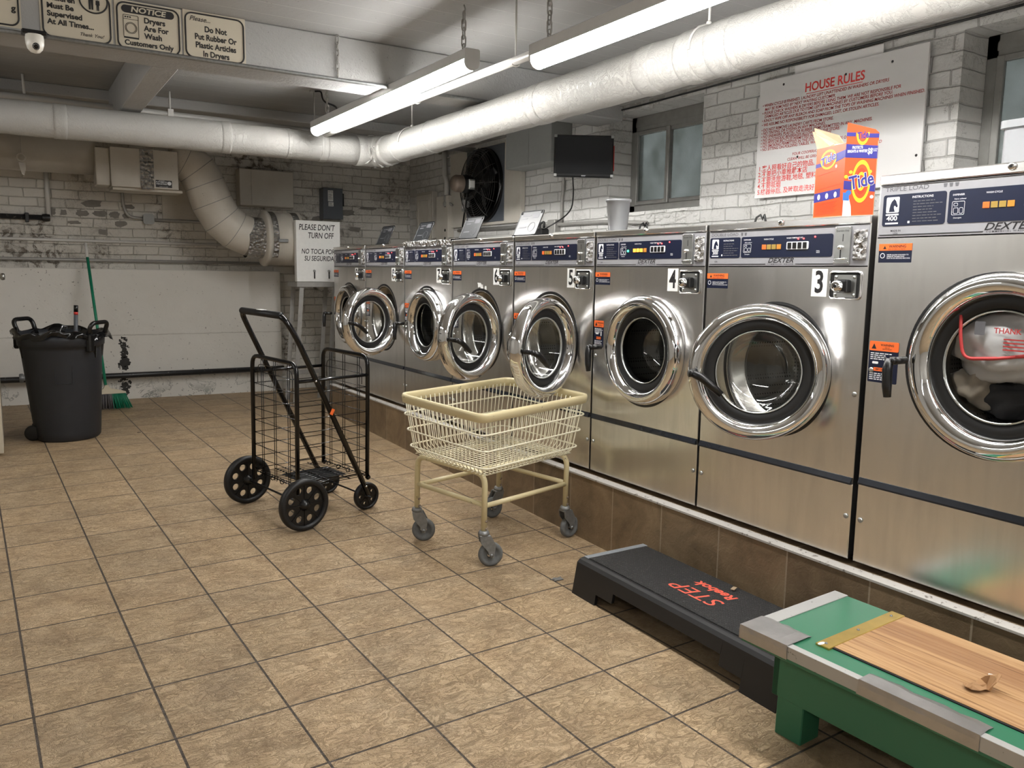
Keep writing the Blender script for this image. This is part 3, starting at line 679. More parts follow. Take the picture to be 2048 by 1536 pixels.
    b.text('WARNING', .010, FR((sx0+sx1)/2+.012, -.0016, sz1-.012), 3, .02); b.text('RISK OF\nSERIOUS INJURY', .0048, FR((sx0+sx1)/2+.012, -.0016, sz1-.023), 3, .01); b.prism([(sx0+.008, sz1-.026), (sx0+.026, sz1-.026), (sx0+.017, sz1-.008)], 0, .0003, FR(0, -.0015, 0), 3)
    txtlines(b, sx0+.006, sz1-.042, (sx1-sx0)*.85, 4, .0065, -.001, 2, .003, 5)
    txtlines(b, sx0+.006, sz0+.028, (sx1-sx0)*.85, 4, .0065, -.001, 2, .003, 6)
    b.prism(rrect(sx0+.014, sx0+.036, sz0+.062, sz0+.070, .003), 0, .0004, FR(0, -.001, 0), 2); b.prism(rrect(sx1-.022, sx1-.015, sz0+.055, sz0+.078, .003), 0, .0004, FR(0, -.001, 0), 2)
    b.prism([(sx0+.02, sz0+.038), (sx1-.02, sz0+.038), (sx1-.02, sz0+.050), (sx0+.02, sz0+.050)], 0, .0004, FR(0, -.001, 0), 1); b.text('IMPORTANT', .009, FR((sx0+sx1)/2, -.0015, sz0+.044), 3, .01)
    b.build('door_sticker', [M['navy'], M['orange'], M['whiteink'], M['ink']], root)
    # lid lock on the top band
    b = MB(); b.lathe([(.0001, .010), (.008, .010), (.011, .007), (.012, 0)], FR(0, -.003, band+.5*(top-band)+.004), 20, 0); b.lathe([(.0001, .0108), (.004, .0108)], FR(0, -.003, band+.5*(top-band)+.004), 10, 1)
    b.build('lid_lock', [M['chrome'], M['black']], root)
    return root
def door(root, hz, r, angle, hinge=(.24, -.04), cx=.03, handle=-.0):
    """ring door hung on its right side; local origin on the hinge line"""
    T = Matrix.Translation((cx-hinge[0], -hinge[1], hz)) @ Matrix.Rotation(PI/2, 4, 'X')      # lathe z -> -y (towards the viewer)
    k = r/.25
    o = MB().lathe([(.218*k, .002), (.250*k, .004), (.2525*k, .012), (.2525*k, .036), (.247*k, .052), (.236*k, .064), (.222*k, .069), (.208*k, .064), (.197*k, .052), (.191*k, .040), (.188*k, .030)], T, 96)
    dr = o.build('door', M['chrome'], root, (hinge[0], hinge[1], 0), (0, 0, angle))
    MB().lathe([(.188*k, .030), (.180*k, .033), (.160*k, .030), (.153*k, .026), (.153*k, -.005), (.218*k, -.004), (.218*k, .002)], T, 64).build('door_gasket', M['rubber'], dr)
    MB().lathe([(.150*k, .0285*k+.002), (.1535*k, .033), (.1545*k, .028), (.150*k, .024)], T, 64).build('glass_rim', M['rimglass'], dr)
    MB().lathe([(.152*k, .026), (.150*k, -.02), (.144*k, -.075), (.128*k, -.105), (.09*k, -.122), (.04*k, -.128), (.0005, -.129)], T, 48).build('door_glass', M['glass'], dr)
    b = MB(); px = cx-hinge[0]-.238*k; pz = hz-.0
    y0 = -hinge[1]*0
    b.cyl((px, -.045-hinge[1]*0, pz), (px, -.098, pz), .012, 12); 
    b.tube([(px+.004, -.096, pz), (px-.014, -.104, pz)], [.013, .013], 8)
    hd = [(px-.014, -.104, pz+.006), (px-.016, -.108, pz-.03), (px-.012, -.110, pz-.08), (px-.008, -.110, pz-.115)]
    if angle > .1: hd = [(px, -.100, pz), (px+.03, -.106, pz-.012), (px+.065, -.108, pz-.040), (px+.10, -.108, pz-.070)]
    b.tube(hd, [.0135, .0155, .0150, .0115], 8)
    b.build('door_handle', M['black'], dr)
    return dr
def number_plate(root, n, x0, z0, sz=(.065, .098)):
    b = MB(); b.prism([(x0, z0), (x0+sz[0], z0), (x0+sz[0], z0+sz[1]), (x0, z0+sz[1])], 0, .001, FR(0, .0002, 0), 0)
    b.text(str(n), .108, FR(x0+sz[0]*.5, -.0012, z0+sz[1]*.5-.001), 1, .022, xs=.78)
    return b.build('number_sticker', [M['sticker'], M['ink']], root)
PITCH = .755
def wy(n): return 1.705+PITCH*(n-3)+PITCH/2
LABEL = {3: 'stainless front-load washer numbered 3, round door standing ajar', 4: 'stainless front-load washer numbered 4, door closed, green light lit',
         5: 'stainless front-load washer numbered 5, open door hanging over the cream cart', 6: 'stainless front-load washer numbered 6, door swung wide open',
         7: 'stainless front-load washer numbered 7, door closed, plastic film along its top edge', 8: 'stainless front-load washer numbered 8, door wide open',
         9: 'stainless front-load washer numbered 9, last one, beside the white panel'}
ANG = {3: math.radians(47), 4: 0, 5: math.radians(110), 6: math.radians(110), 7: 0, 8: math.radians(110), 9: 0}
HZ = {3: .660, 4: .662, 5: .640, 6: .640, 7: .640, 8: .640, 9: .640}
w3 = washer(LABEL[3], .742, 1.211, 1.184, 1.043, .288, .653, .238, .80, 'DOUBLE LOAD', wy(3))
washers = {3: w3}
for n in range(4, 10):
    c = copy_tree(w3); c.location = (XF, wy(n), ZB); c['label'] = LABEL[n]; washers[n] = c
for n, rt in washers.items():
    number_plate(rt, n, .1475, .934)
    door(rt, HZ[n], .245, ANG[n])
    if n == 4:
        pan = [c for c in rt.children if c.name.startswith('control_panel')][0]
        MB().sphere((-.194+.067, -.001, 1.112), .0055, 10, 6).build('start_light', M['green_led'], pan)
        for i in range(3): MB().box(-.089+i*.0235, -.0715+i*.0235, -.0032, -.0022, 1.107, 1.121).build('cycle_light', M['amber_led'], pan)
    # soap hatch lids : flipped up on 6 to 9, only the dark hinge shows on 3 and 4
    if n in (6, 7, 8, 9):
        yl = .235; cxl = wy(n)-{6: 4.235, 7: 4.955, 8: 5.71, 9: 6.45}[n]
        T = Matrix.Translation((cxl, yl, 1.232)) @ Matrix.Rotation(-math.radians(24), 4, 'X')
        b = MB(); FT = T @ Matrix(((1,0,0,0),(0,0,-1,0),(0,1,0,0),(0,0,0,1)))
        b.prism(rrect(-.125, .125, 0, .165, .012), 0, .004, FT, 0)
        b.tube([FT @ Vector((p[0], p[1], .003)) for p in rrect(-.123, .123, .002, .163, .012)], .004, 6, 1, True)
        for sx in (-.11, .11):
            MB().lathe([(.0001, .010), (.008, .009), (.009, .001)], FT @ Matrix.Translation((cxl*0+sx, .15, .0)), 10).build('lid_stud', M['black'], rt)
            MB().box(cxl+sx-.012, cxl+sx+.012, yl-.012, yl+.010, 1.211, 1.238).build('lid_foot', M['black'], rt)
        txt = [M['acrylclear'] if n == 6 else M['acrylmid'] if n == 7 else M['acryl'], M['black'], M['inkgrey']]
        for zz, ww in ((.13, .09), (.11, .06), (.05, .08)):
            b.prism([(-.09, zz), (-.09+ww, zz), (-.09+ww, zz+.008), (-.09, zz+.008)], .004, .0045, FT, 2)
        b.tube([FT @ Vector((.05+.035*math.cos(a), .055+.03*math.sin(a), .0046)) for a in [i*PI/10 for i in range(20)]], .001, 4, 2, True)
        b.prism(rrect(.02, .09, .115, .145, .003), .004, .0045, FT, 2)
        b.build('dispenser_lid', txt, rt)
    if n in (3, 4):
        b = MB(); hx = {3: -.23, 4: -.19}[n]
        b.tube([(hx-.03, .14, 1.212), (hx-.02, .14, 1.24), (hx, .14, 1.25), (hx+.012, .14, 1.232), (hx+.02, .14, 1.25), (hx+.032, .14, 1.212)], .0045, 6)
        b.build('lid_hinge', M['black'], rt)
    if n == 7:
        V = []; F = []; r = random.Random(3); nx = 26
        for j in range(4):
            for i in range(nx+1):
                V.append((-.37+.74*i/nx, -.008+(0, -.004, .03, .20)[j]+r.uniform(-.003, .003), (1.180, 1.214, 1.222, 1.214)[j]+r.uniform(-.006, .006)*(j in (1, 2))))
        for j in range(3):
            for i in range(nx): a = j*(nx+1)+i; F.append((a, a+1, a+nx+2, a+nx+1))
        MB().add(V, F).build('plastic_film', M['foil'], rt)
    if n == 6:
        b = MB()
        for x, z, ww, hh in ((-.02, .93, .05, .035), (.01, .915, .03, .03), (.055, .905, .02, .04)): b.prism(patch(x, z, ww, hh, 12, .35), 0, .0006, FR(0, .0001, 0))
        b.build('torn_sticker', M['sticker'], rt)
w2 = washer(NAMES['2'], .836, 1.336, 1.304, 1.136, .298, .745, .262, .86, 'TRIPLE LOAD', 1.272, parts='triple')
door(w2, .748, .272, 0.0, hinge=(.30, -.04), cx=.03)
# ================================================================ lamps
def chain(b, p0, p1, link=.052, r=.0035, wd=.011):
    p0, p1 = Vector(p0), Vector(p1); L = (p1-p0).length; n = max(2, round(L/(link*.78))); d = (p1-p0)/n; D = d.normalized()
    for i in range(n):
        c = p0+d*(i+.5); u = Vector((1, 0, 0)) if i % 2 else Vector((0, 1, 0)); hl = d.length*.5+r*1.2-wd*.5
        P = [c+D*hl+u*wd*math.cos(a)+D*wd*math.sin(a) for a in [PI*k/6 for k in range(7)]]+[c-D*hl-u*wd*math.cos(a)-D*wd*math.sin(a) for a in [PI*k/6 for k in range(7)]]
        b.tube(P, r, 6, 0, True)
def lamp(label, x, y0, y1, z, chains=(), rod=None, top=ZC, mat='lamp'):
    """strip lamp along y; z = underside of the diffuser"""
    root = thing('strip_lamp', label, 'ceiling lamp', (x, (y0+y1)/2, z), group='strip lamps on chains')
    h = (y1-y0)/2
    RY = Matrix(((1,0,0,0),(0,0,1,0),(0,1,0,0),(0,0,0,1)))
    MB().prism([(-.043, .052), (.043, .052), (.043, .098), (.036, .104), (-.036, .104), (-.043, .098)], -h, h, RY).build('housing', M['lamp_body'], root)
    P = [(-.040, .052)]+[(-.040*math.cos(a), .038-.038*math.sin(a)) for a in [PI*i/12 for i in range(13)]]+[(.040, .052)]
    recalc(MB().prism(P, -h+.012, h-.012, RY).build('diffuser', M[mat], root))
    for s in (-1, 1):
        P2 = [(x_*1.05, z_*1.02-.001) for x_, z_ in P]
        recalc(MB().prism(P2, s*h-.006-.006*s, s*h+.006-.006*s, RY).build('end_cap', M['lamp_body'], root))
    for yy in chains:
        b = MB(); yl = yy-(y0+y1)/2; chain(b, (0, yl, .10), (0, yl, top-z-.04)); b.tube([(0, yl, top-z-.05), (.008, yl, top-z-.02), (0, yl, top-z)], .004, 6); b.build('hanging_chain', M['galv'], root)
    if rod:
        b = MB(); yl = rod-(y0+y1)/2; b.cyl((0, yl, .02), (0, yl, top-z-.002), .0045, 8); b.box(-.03, .01, yl-.012, yl+.012, top-z-.012, top-z-.001)
        b.build('hanging_rod', M['galv'], root)
        b = MB(); b.tube(fillet([(.0, yl-.02, top-z-.01), (.05, yl-.02, top-z-.0), (.05, yl-.05, top-z-.08), (.13, yl-.18, .20), (.02, yl-.32, .10)], .08), .007, 6); b.build('supply_cable', M['black'], root)
        b = MB(); chain(b, (0, yl-.29, .10), (0, yl-.29, top-z)); b.build('hanging_chain', M['galv'], root)
    return root
lamp('long white strip lamp nearest the back wall, hung on a chain and rod', 2.06, 3.735, 6.18, 2.398, (3.83,), 6.21)
lamp('long white strip lamp running out of the top edge of the photo', 2.06, .72, 3.145, 2.283, (3.05, .85))
lamp('unseen strip lamp added for fill over the aisle behind the viewer', 2.06, -2.3, .45, 2.30, (-2.1, .3))  # added fixture out of view, fills the near end with light
lamp('unseen strip lamp added for fill over the far side of the aisle, towards the back', -1.55, 3.3, 5.75, 2.33, (3.4, 5.6), mat='lamp_fill')  # added unseen lamp, weak fill from the left aisle

lamp('unseen strip lamp added for fill over the far side of the aisle, behind the viewer', -1.0, -2.45, -.05, 2.33, (-2.4, -.2), mat='lamp_fill')  # added unseen lamp, brightens the foreground floor and washer fronts

# ================================================================ the wrapped air duct with its elbow
DX, DY, DZ, DR = 2.70, 6.46, 2.363, .113
root = thing('air_duct', 'fat white wrapped air duct, running over the washers and turning along the back', 'duct', (DX, DY, DZ))
rnd = random.Random(5)
def ducttube(pts, r, wob=.0035, n=40, mat=0):
    b = MB(); b.tube(pts, [r*(1+rnd.uniform(-1, 1)*wob/r*.6) for _ in pts], n); o = b.build('x', M['duct']); return o
ys = [y*.11 for y in range(0, 81)]
o = ducttube([(0, -9.1+.115+y, 0) for y in [i*.107 for i in range(84)]], DR); o.name = 'long_run'; o.parent = root
o = ducttube([(-5.75+i*.107, 0, 0) for i in range(53)], DR); o.name = 'back_run'; o.parent = root
P = arc((-.16, -.16, 0), .16, 0, PI/2, 10, (1, 0, 0), (0, 1, 0)); P = [Vector((0, -.22, 0))]+P+[Vector((-.22, 0, 0))]
o = ducttube(P, DR+.006, .010); o.name = 'elbow'; o.parent = root
def band(axis, t, wd, name='tape_band'):
    b = MB(); seg = 5; pr = []
    for i in range(seg+1):
        pr.append((DR+.0035+rnd.uniform(-.0012, .0012), -wd/2+wd*i/seg))
    pr = [(DR-.002, -wd/2-.002)]+pr+[(DR-.002, wd/2+.002)]
    T = (Matrix.Translation((0, t, 0)) @ Matrix.Rotation(PI/2, 4, 'X')) if axis == 'y' else (Matrix.Translation((t, 0, 0)) @ Matrix.Rotation(PI/2, 4, 'Y'))
    b.lathe(pr, T, 40); b.build(name, M['duct'], root)
for y, wd in ((-.42, .05), (-1.0, .03), (-1.58, .02), (-2.42, .10), (-3.38, .11), (-3.66, .10), (-3.86, .12), (-4.9, .1)): band('y', y, wd)
for x, wd in ((-.50, .06), (-.78, .03), (-1.25, .07), (-2.33, .08), (-3.2, .08)): band('x', x, wd)
def hang(x, y):
    b = MB(); P = [(DR+.005)*Vector((math.cos(a), 0, math.sin(a))) for a in [PI*i/12 for i in range(13)]]
    b.tube([p+Vector((x, y, 0)) for p in P], .006, 6); b.cyl((x, y, DR), (x, y, ZC-DZ if y < -1.75 or y > -1.4 else 2.488-DZ), .006, 8); b.sphere((x, y, DR+.012), .014, 10, 6); b.build('hanger', M['pipewhite'], root)
hang(0, -.62); hang(0, -3.72); hang(0, -5.4)
random.seed(21)
b = MB()
for k in range(26):                                               # crumpled wrap in the elbow
    a = random.uniform(.25, .75)*PI/2; c = Vector((-.16+.16*math.cos(a), -.16+.16*math.sin(a), 0)); nrm = Vector((math.cos(a), math.sin(a), 0)); th = random.uniform(0, 2*PI)
    p = c + (nrm*math.cos(th)+Vector((0, 0, 1))*math.sin(th))*(DR+.004); q = c+Vector((random.uniform(-.07, .07), random.uniform(-.07, .07), 0)) + (nrm*math.cos(th+.5)+Vector((0, 0, 1))*math.sin(th+.5))*(DR+.005)
    b.tube([p, (p+q)/2+(p+q-2*c).normalized()*.012, q], [.003, .009, .003], 6)
b.build('wrap_fold', M['duct'], root)

# ================================================================ pipes under the ceiling
def pipe(name, label, pts, r, mat, fil=.06, group=None, cat='pipe', n=12, closed=False):
    b = MB(); b.tube(fillet(pts, fil), r, n); o = b.build(name, mat); return tag(o, label, cat, group)
p_ = pipe('sprinkler_pipe', 'thin white sprinkler pipe slung under the ceiling beam beside the strip lamps', [(2.30, -2.69, 2.440), (2.26, 2.0, 2.440), (2.19, 7.12, 2.448)], .021, M['pipewhite'])
b = MB()
for y in (4.74, 3.62, 1.9):
    x = 2.225 if y > 4 else 2.245
    b.tube([Vector((x, y, 2.442))+.024*Vector((math.cos(a), 0, math.sin(a))) for a in [2*PI*i/16 for i in range(16)]], .004, 6, 0, True)
    b.cyl((x, y, 2.466), (x, y, ZC-.0005 if y < 4.7 else 2.487), .005, 8)
b.build('strap', M['pipewhite'], p_)
p_ = pipe('main_pipe', 'thick grey pipe running just above the back part of the wrapped duct', [(XL+.001, 6.9, 2.605), (3.84, 6.9, 2.535)], .026, M['pipegrey'])
b = MB(); b.cyl((.185, 6.9, 2.59), (.182, 6.9, ZC-.001), .009, 8); b.build('hanger', M['pipewhite'], p_)
b = MB(); b.box(1.13, 1.17, 6.868, 6.93, 2.535, 2.60); b.cyl((1.15, 6.9, 2.60), (1.15, 6.9, ZC-.001), .008, 8); b.build('hanger', M['pipewhite'], p_)
pipe('beam_conduit', 'thin grey conduit along the bottom edge of the beam with the signs', [(XL+.001, 4.71, 2.500), (2.3, 4.71, 2.486), (2.9, 4.71, 2.482)], .011, M['wirebrown'])
b = MB(); chain(b, (1.705, 4.705, 2.505), (1.705, 4.705, 2.725), .05, .003, .009); tag(b.build('loose_chain', M['galv']), 'short steel chain dangling in front of the ceiling beam left of the lamp', 'chain')
pipe('soffit_conduit', 'thin dark cable line along the top of the right wall, under the wrapped duct', [(3.815, -2.6, 2.60), (3.815, 2.0, 2.598), (3.815, 7.6, 2.585)], .011, M['galv'])
pipe('wall_cable', 'thin black cable just below the cable line at the top of the right wall', [(3.83, 1.9, 2.575), (3.83, 3.0, 2.573), (3.83, 4.55, 2.560), (3.83, 5.6, 2.566)], .006, M['black'])

# ================================================================ signs on the beam
def beam_sign(label, x0, x1, z0, z1, draw):
    root = thing('wall_sign', label, 'sign', ((x0+x1)/2, 4.717, (z0+z1)/2), group='laundry signs on the beam')
    hw, hh = (x1-x0)/2, (z1-z0)/2
    MB().box(-hw, hw, -.002, .002, -hh, hh).build('board', M['signtan'], root)
    b = MB(); P = rrect(-hw+.012, hw-.010, -hh+.010, hh-.012, .035, 6); b.tube([Vector((p[0], -.0035, p[1])) for p in P], .0042, 6, 0, True)
    draw(b, FR(0, -.0032, 0), hw, hh); b.build('lettering', [M['ink'], M['signtan']], root); return root
TX = lambda b, T, s, size, x, y, **kw: b.text(s, size, T @ Matrix.Translation((x, y, 0)), 0, **kw)
def s_please(b, T, hw, hh):
    TX(b, T, 'Please...', .034, -.075, .083, bold=.008, shear=.35)
    for i, s in enumerate(('Do Not', 'Put Rubber Or', 'Plastic Articles', 'In Dryers')): TX(b, T, s, .041, .004, .036-.042*i, bold=.034, xs=.86)
def s_notice(b, T, hw, hh):
    b.prism(rrect(-.125, .125, .062, .100, .019), 0, .0006, T, 0); TX2 = T @ Matrix.Translation((0, .081, .001)); b.text('NOTICE', .036, TX2, 1, .03, .15, xs=1.25)
    for i, s in enumerate(('Dryers', 'Are For', 'Wash')): TX(b, T, s, .038, -.022, .036-.038*i, bold=.034, align='LEFT', xs=.95)
    TX(b, T, 'Customers Only', .035, 0, -.082, bold=.036, xs=.98)
    for q, r_ in (((-.118, -.048, -.055, .052), .004),): b.tube([T @ Vector((p[0], p[1], .0004)) for p in rrect(*q, r_, 3)], .0012, 4, 0, True)
    b.prism([(-.118, -.062), (-.048, -.062), (-.048, -.054), (-.118, -.054)], 0, .0005, T, 0)
    for r_ in (.027, .022): b.tube([T @ Vector((-.083+r_*math.cos(a), -.010+r_*math.sin(a), .0004)) for a in [2*PI*i/28 for i in range(28)]], .0011, 4, 0, True)
    b.tube([T @ Vector(p) for p in ((-.118, .032, .0004), (-.048, .032, .0004))], .001, 4)
    for i in range(3): b.lathe([(.0001, .0006), (.004, .0006)], T @ Matrix.Translation((-.108+.011*i, .042, 0)), 10, 0)
def s_child(b, T, hw, hh):
    for i, s in enumerate(('Children', 'Must Be', 'Supervised', 'At All Times...')): TX(b, T, s, .035, -.128, .068-.037*i, bold=.036, align='LEFT', xs=1.0)
    TX(b, T, 'Thank You!', .023, .062, -.082, bold=.008, shear=.35)
    c = (.078, .085)
    b.tube([T @ Vector((c[0]+.062*math.cos(a), c[1]+.058*math.sin(a), .0004)) for a in [2*PI*i/40 for i in range(40)]], .004, 5, 0, True)
    def fig(x, y, s):
        b.lathe([(.0001, .0005), (.012*s, .0005)], T @ Matrix.Translation((x, y+.050*s, 0)), 12, 0)
        b.prism([(x-.017*s, y+.034*s), (x+.017*s, y+.034*s), (x+.019*s, y-.01*s), (x+.012*s, y-.01*s), (x+.011*s, y-.062*s), (x+.002*s, y-.062*s), (x, y-.015*s), (x-.002*s, y-.062*s), (x-.011*s, y-.062*s), (x-.012*s, y-.01*s), (x-.019*s, y-.01*s)], 0, .0005, T, 0)
    fig(.066, .098, .9); fig(.096, .072, .5)
def s_left(b, T, hw, hh): TX(b, T, 'Clean', .036, -.02, .04, bold=.034, align='RIGHT'); TX(b, T, 'Do Your Folding', .033, hw-.03, -.030, bold=.034, align='RIGHT'); 
def s_left2(b, T, hw, hh):
    b.tube([T @ Vector((hw-.055+.045*math.cos(a), .06+.045*math.sin(a), .0004)) for a in [2*PI*i/30 for i in range(30)]], .004, 5, 0, True)
    TX(b, T, 'g', .040, hw-.030, -.022, bold=.034)
beam_sign('tan sign asking not to put rubber or plastic articles in dryers, rightmost on the beam', .866, 1.186, 2.488, 2.733, s_please)
beam_sign('tan NOTICE sign with a small dryer drawing, dryers for wash customers only', .541, .856, 2.483, 2.727, s_notice)
beam_sign('tan sign saying children must be supervised at all times', .212, .530, 2.489, 2.733, s_child)
beam_sign('tan sign cut off by the left edge of the photo, above the camera', -.19, .134, 2.512, 2.733, s_left2)
# security camera under the beam
root = thing('security_camera', 'white dome security camera under the beam, below the signs', 'security camera', (.182, 4.655, 2.487)); root.scale = (.72, .72, .85)
MB().box(-.075, .075, -.04, .06, -.012, .012, bev=.008).build('mount', M['black'], root)
MB().lathe([(.052, 0), (.056, -.02), (.054, -.05), (.046, -.075), (.028, -.093), (.0005, -.100)][::-1], Matrix.Translation((0, 0, -.010)), 32).build('dome', M['camwhite'], root)
T = Matrix.Translation((.004, -.026, -.066)) @ Matrix.Rotation(math.radians(122), 4, 'X')
MB().lathe([(.0005, .026), (.024, .024), (.030, .014), (.032, 0)], T, 28).build('eyeball', M['camwhite'], root)
b = MB(); b.lathe([(.0005, .029), (.008, .028), (.020, .027), (.021, .024)], T, 20, 0)
for i in range(10): b.sphere(T @ Vector((.015*math.cos(i*.628), .015*math.sin(i*.628), .028)), .0026, 8, 5, 1)
b.build('lens', [M['black'], M['zinc']], root)

# ribbed silver hose at the far left, dropping behind the wrapped duct
root = thing('flexible_hose', 'ribbed silver flexible hose at the top left, behind the wrapped duct', 'hose', (-.1, 7.05, 2.62))
b = MB(); P = [Vector((-.6, .0, .055))*(1-t)**2+Vector((-.05, 0, .06))*2*t*(1-t)+Vector((.36, 0, -.20))*t*t for t in [i/60 for i in range(61)]]
b.tube(P, [.062+.005*(i % 2) for i in range(61)], 20); b.build('hose', M['foil2'], root)
# ================================================================ house rules board on the right wall
root = thing('house_rules_sign', 'big white HOUSE RULES board with red English and Chinese lettering', 'sign', (XW-.03, 2.915, 2.185))
MB().box(-.006, .006, -.515, .515, -.338, .325, bev=.001).build('board', M['signwhite'], root)
MB().box(.008, .016, -.26, .285, .30, .375, bev=.001).build('mounting_strip', M['signwhite'], root)
b = MB(); b2 = MB()
F_ = FX(-.0072, 0, 0)
def RT(s, x, y, size, mat=0, **kw): b.text(s, size, F_ @ Matrix.Translation((x, y, 0)), mat, **kw)
RT('HOUSE RULES', -.010, .236, .066, 1, bold=.022, xs=.90); b.prism([(-.185, .203), (.165, .203), (.165, .206), (-.185, .206)], 0, .0005, F_, 1)
L = ['• WHEN CYCLE IS FINISHED, LAUNDRY LEFT UNATTENDED IN WASHERS OR DRYERS', '   MAY BE REMOVED BY NEXT WAITING CUSTOMER.', '• PLEASE CHECK WASHERS & DRYERS BEFORE USING THEM. WE ARE NOT RESPONSIBLE FOR', '   DAMAGED ARTICLES DUE TO ITEMS LEFT IN MACHINES BY CUSTOMERS BEFORE YOU.', '• KINDLY WIPE OFF ANY BLEACH AND SOAP FROM THE TOPS OF WASHING MACHINES WHEN FINISHED.', '• WE ASSUME NO RESPONSIBILITY FOR DAMAGED, LOST, OR STOLEN ARTICLES.', '• DO NOT REMOVE LAUNDRY CARTS FROM STORE.', '• NO TINTING OR DYEING IN ANY MACHINES.', '• NO SNEAKERS, PLASTIC, OR RUBBER ITEMS PERMITTED IN ANY  MACHINES.', '• NO ALCOHOLIC BEVERAGES ALLOWED IN THE STORE.', '• NO PETS OR BICYCLES PERMITTED IN THE STORE.', '• NO SMOKING PERMITTED IN THE STORE.', '• NO SITTING ON FOLDING TABLES, WASHING MACHINES OR DRYERS.']
zz = [.135, .113, .092, .072, .050, .026, -.003, -.022, -.041, -.060, -.078, -.096, -.114]
for s, z in zip(L, zz): RT(s, -.488, -.062+(z+.114)*1.0, .0225, 0, align='LEFT', bold=.015, shear=.12, xs=.93)
RT('YOUR COOPERATION IN KEEPING THIS STORE NEAT AND', .02, -.110, .021, 0, bold=.012, shear=.2); RT('CLEAN WILL BE GREATLY APPRECIATED BY OUR PATRONS', -.01, -.136, .021, 0, bold=.012, shear=.2)
for s, z in (('1.客人照看好自己的物品, 如有遗失本店概不負責', -.172), ('2.不要把小車推離本店', -.205), ('3.不要洗旅游鞋,地毯, 塑料', -.239), ('4.不要吸烟', -.271), ('5.機器停后, 及時取走洗好的衣服', -.306)): RT(s, -.495, z, .036, 2, align='LEFT', bold=.010)
b.build('lettering', [M['red'], M['redprint'], M['redprint']], root)
b = MB()
for x, z in ((.345, .285), (-.06, .262), (-.325, .272), (.22, -.128), (-.49, -.20)): b.lathe([(.0001, .002), (.006, .0015), (.007, 0)], FX(-.006, 0, 0) @ Matrix.Translation((-x, z, 0)), 10)
b.build('fastener', M['ink'], root)

# ================================================================ things on the right wall
# gray electrical box
root = thing('electrical_cabinet', 'tall plain grey electrical cabinet on the wall, behind the monitor', 'electrical box', (XW, 5.68, 2.42))
MB().box(-.20, 0, -.335, .335, -.165, .17, bev=.004).build('case', M['greybox'], root)
MB().box(-.204, -.20, -.02, .33, -.160, .165, bev=.002).build('lid', M['greybox'], root)
# conduits below
pipe('wall_conduit', 'thin grey conduit dropping from the electrical cabinet to a wall socket', [(3.825, 5.42, 2.25), (3.825, 5.42, 2.08), (3.828, 5.44, 2.0), (3.828, 5.44, 1.80)], .012, M['galv'])
root = thing('wall_socket', 'grey metal socket box on the right wall below the monitor', 'socket', (XW, 5.53, 1.765))
MB().box(-.06, 0, -.055, .055, -.06, .06, bev=.006).build('case', M['galv'], root); MB().box(-.064, -.06, -.045, .045, -.05, .05, bev=.002).build('cover', M['galv'], root)
root = thing('power_adapter', 'black power adapter standing on the washers, its lead running up to the monitor', 'power adapter', (3.10, 4.63, ZB+1.211))
MB().box(-.035, .035, -.042, .042, 0, .095, bev=.010).build('body', M['black'], root)
b = MB(); b.tube(fillet([(0, .02, .083), (0, .03, .13), (.0, -.03, .14), (0, -.02, .10)], .03), .008, 6); b.tube(fillet([(0, -.01, .085), (.18, -.08, .20), (.30, .06, .34), (.43, .26, .52)], .12), .005, 6); b.build('lead', M['black'], root)
# monitor
root = thing('monitor', 'black flat monitor mounted on the right wall, switched off', 'monitor', (3.568, 4.81, 2.227), (math.radians(-6.5), math.radians(.5), math.radians(-31.5)))
MB().box(-.213, .213, -.004, .030, -.150, .150, bev=.006).build('case', M['black'], root)
MB().box(-.200, .200, -.0055, -.0035, -.130, .138).build('screen', M['screen'], root)
b = MB()
for y in (-.203, .203):
    for z in (-.139, .139): MB().box(y-.010, y+.010, -.008, -.0038, z-.009, z+.009).build('corner_clip', M['zinc'], root)
b = MB(); b.text('acer', .018, FR(.0, -.0045, -.140), 0, .02, .1); b.build('maker_mark', M['whiteink'], root)
MB().box(.02, .13, .03, .20, -.05, .05, bev=.004).build('wall_bracket', M['black'], root)
MB().box(.213, .219, .0, .028, -.10, .08, bev=.002).build('side_tape', M['redmotor'], root)
# fan
root = thing('exhaust_fan', 'big round black wire-caged fan set in a white board on the right wall', 'fan', (XW, 6.66, 2.19))
b = MB(); b.box(-.030, .0, -.61, .70, -.36, .355, bev=.003); b.build('mounting_board', M['duct2'], root)
MB().box(-.05, -.005, -.65, -.612, -.40, .385, bev=.003).build('board_trim', M['duct2'], root)
MB().box(-.036, -.030, -.345, .345, -.335, .345, bev=.002).build('fan_plate', M['disc'], root)
TF = Matrix.Translation((-.03, 0, 0)) @ Matrix.Rotation(-PI/2, 4, 'Y')
MB().lathe([(.335, .004), (.335, .045), (.325, .05), (.315, .02), (.0005, .012)], TF, 48).build('housing', M['blackgloss'], root)
b = MB()
for i in range(17):
    r_ = .055+.0165*i; hh = .045+.125*math.sqrt(max(0, 1-(r_/.338)**2)); b.tube([TF @ Vector((r_*math.cos(a), r_*math.sin(a), hh)) for a in [2*PI*k/44 for k in range(44)]], .0018, 4, 0, True)
for k in range(12):
    a = 2*PI*k/12; b.tube([TF @ Vector((r_*math.cos(a), r_*math.sin(a), .044+.125*math.sqrt(max(0, 1-(r_/.338)**2)))) for r_ in (.05, .12, .2, .27, .31, .332)], .003, 5)
b.build('cage', M['cagegrey'], root)
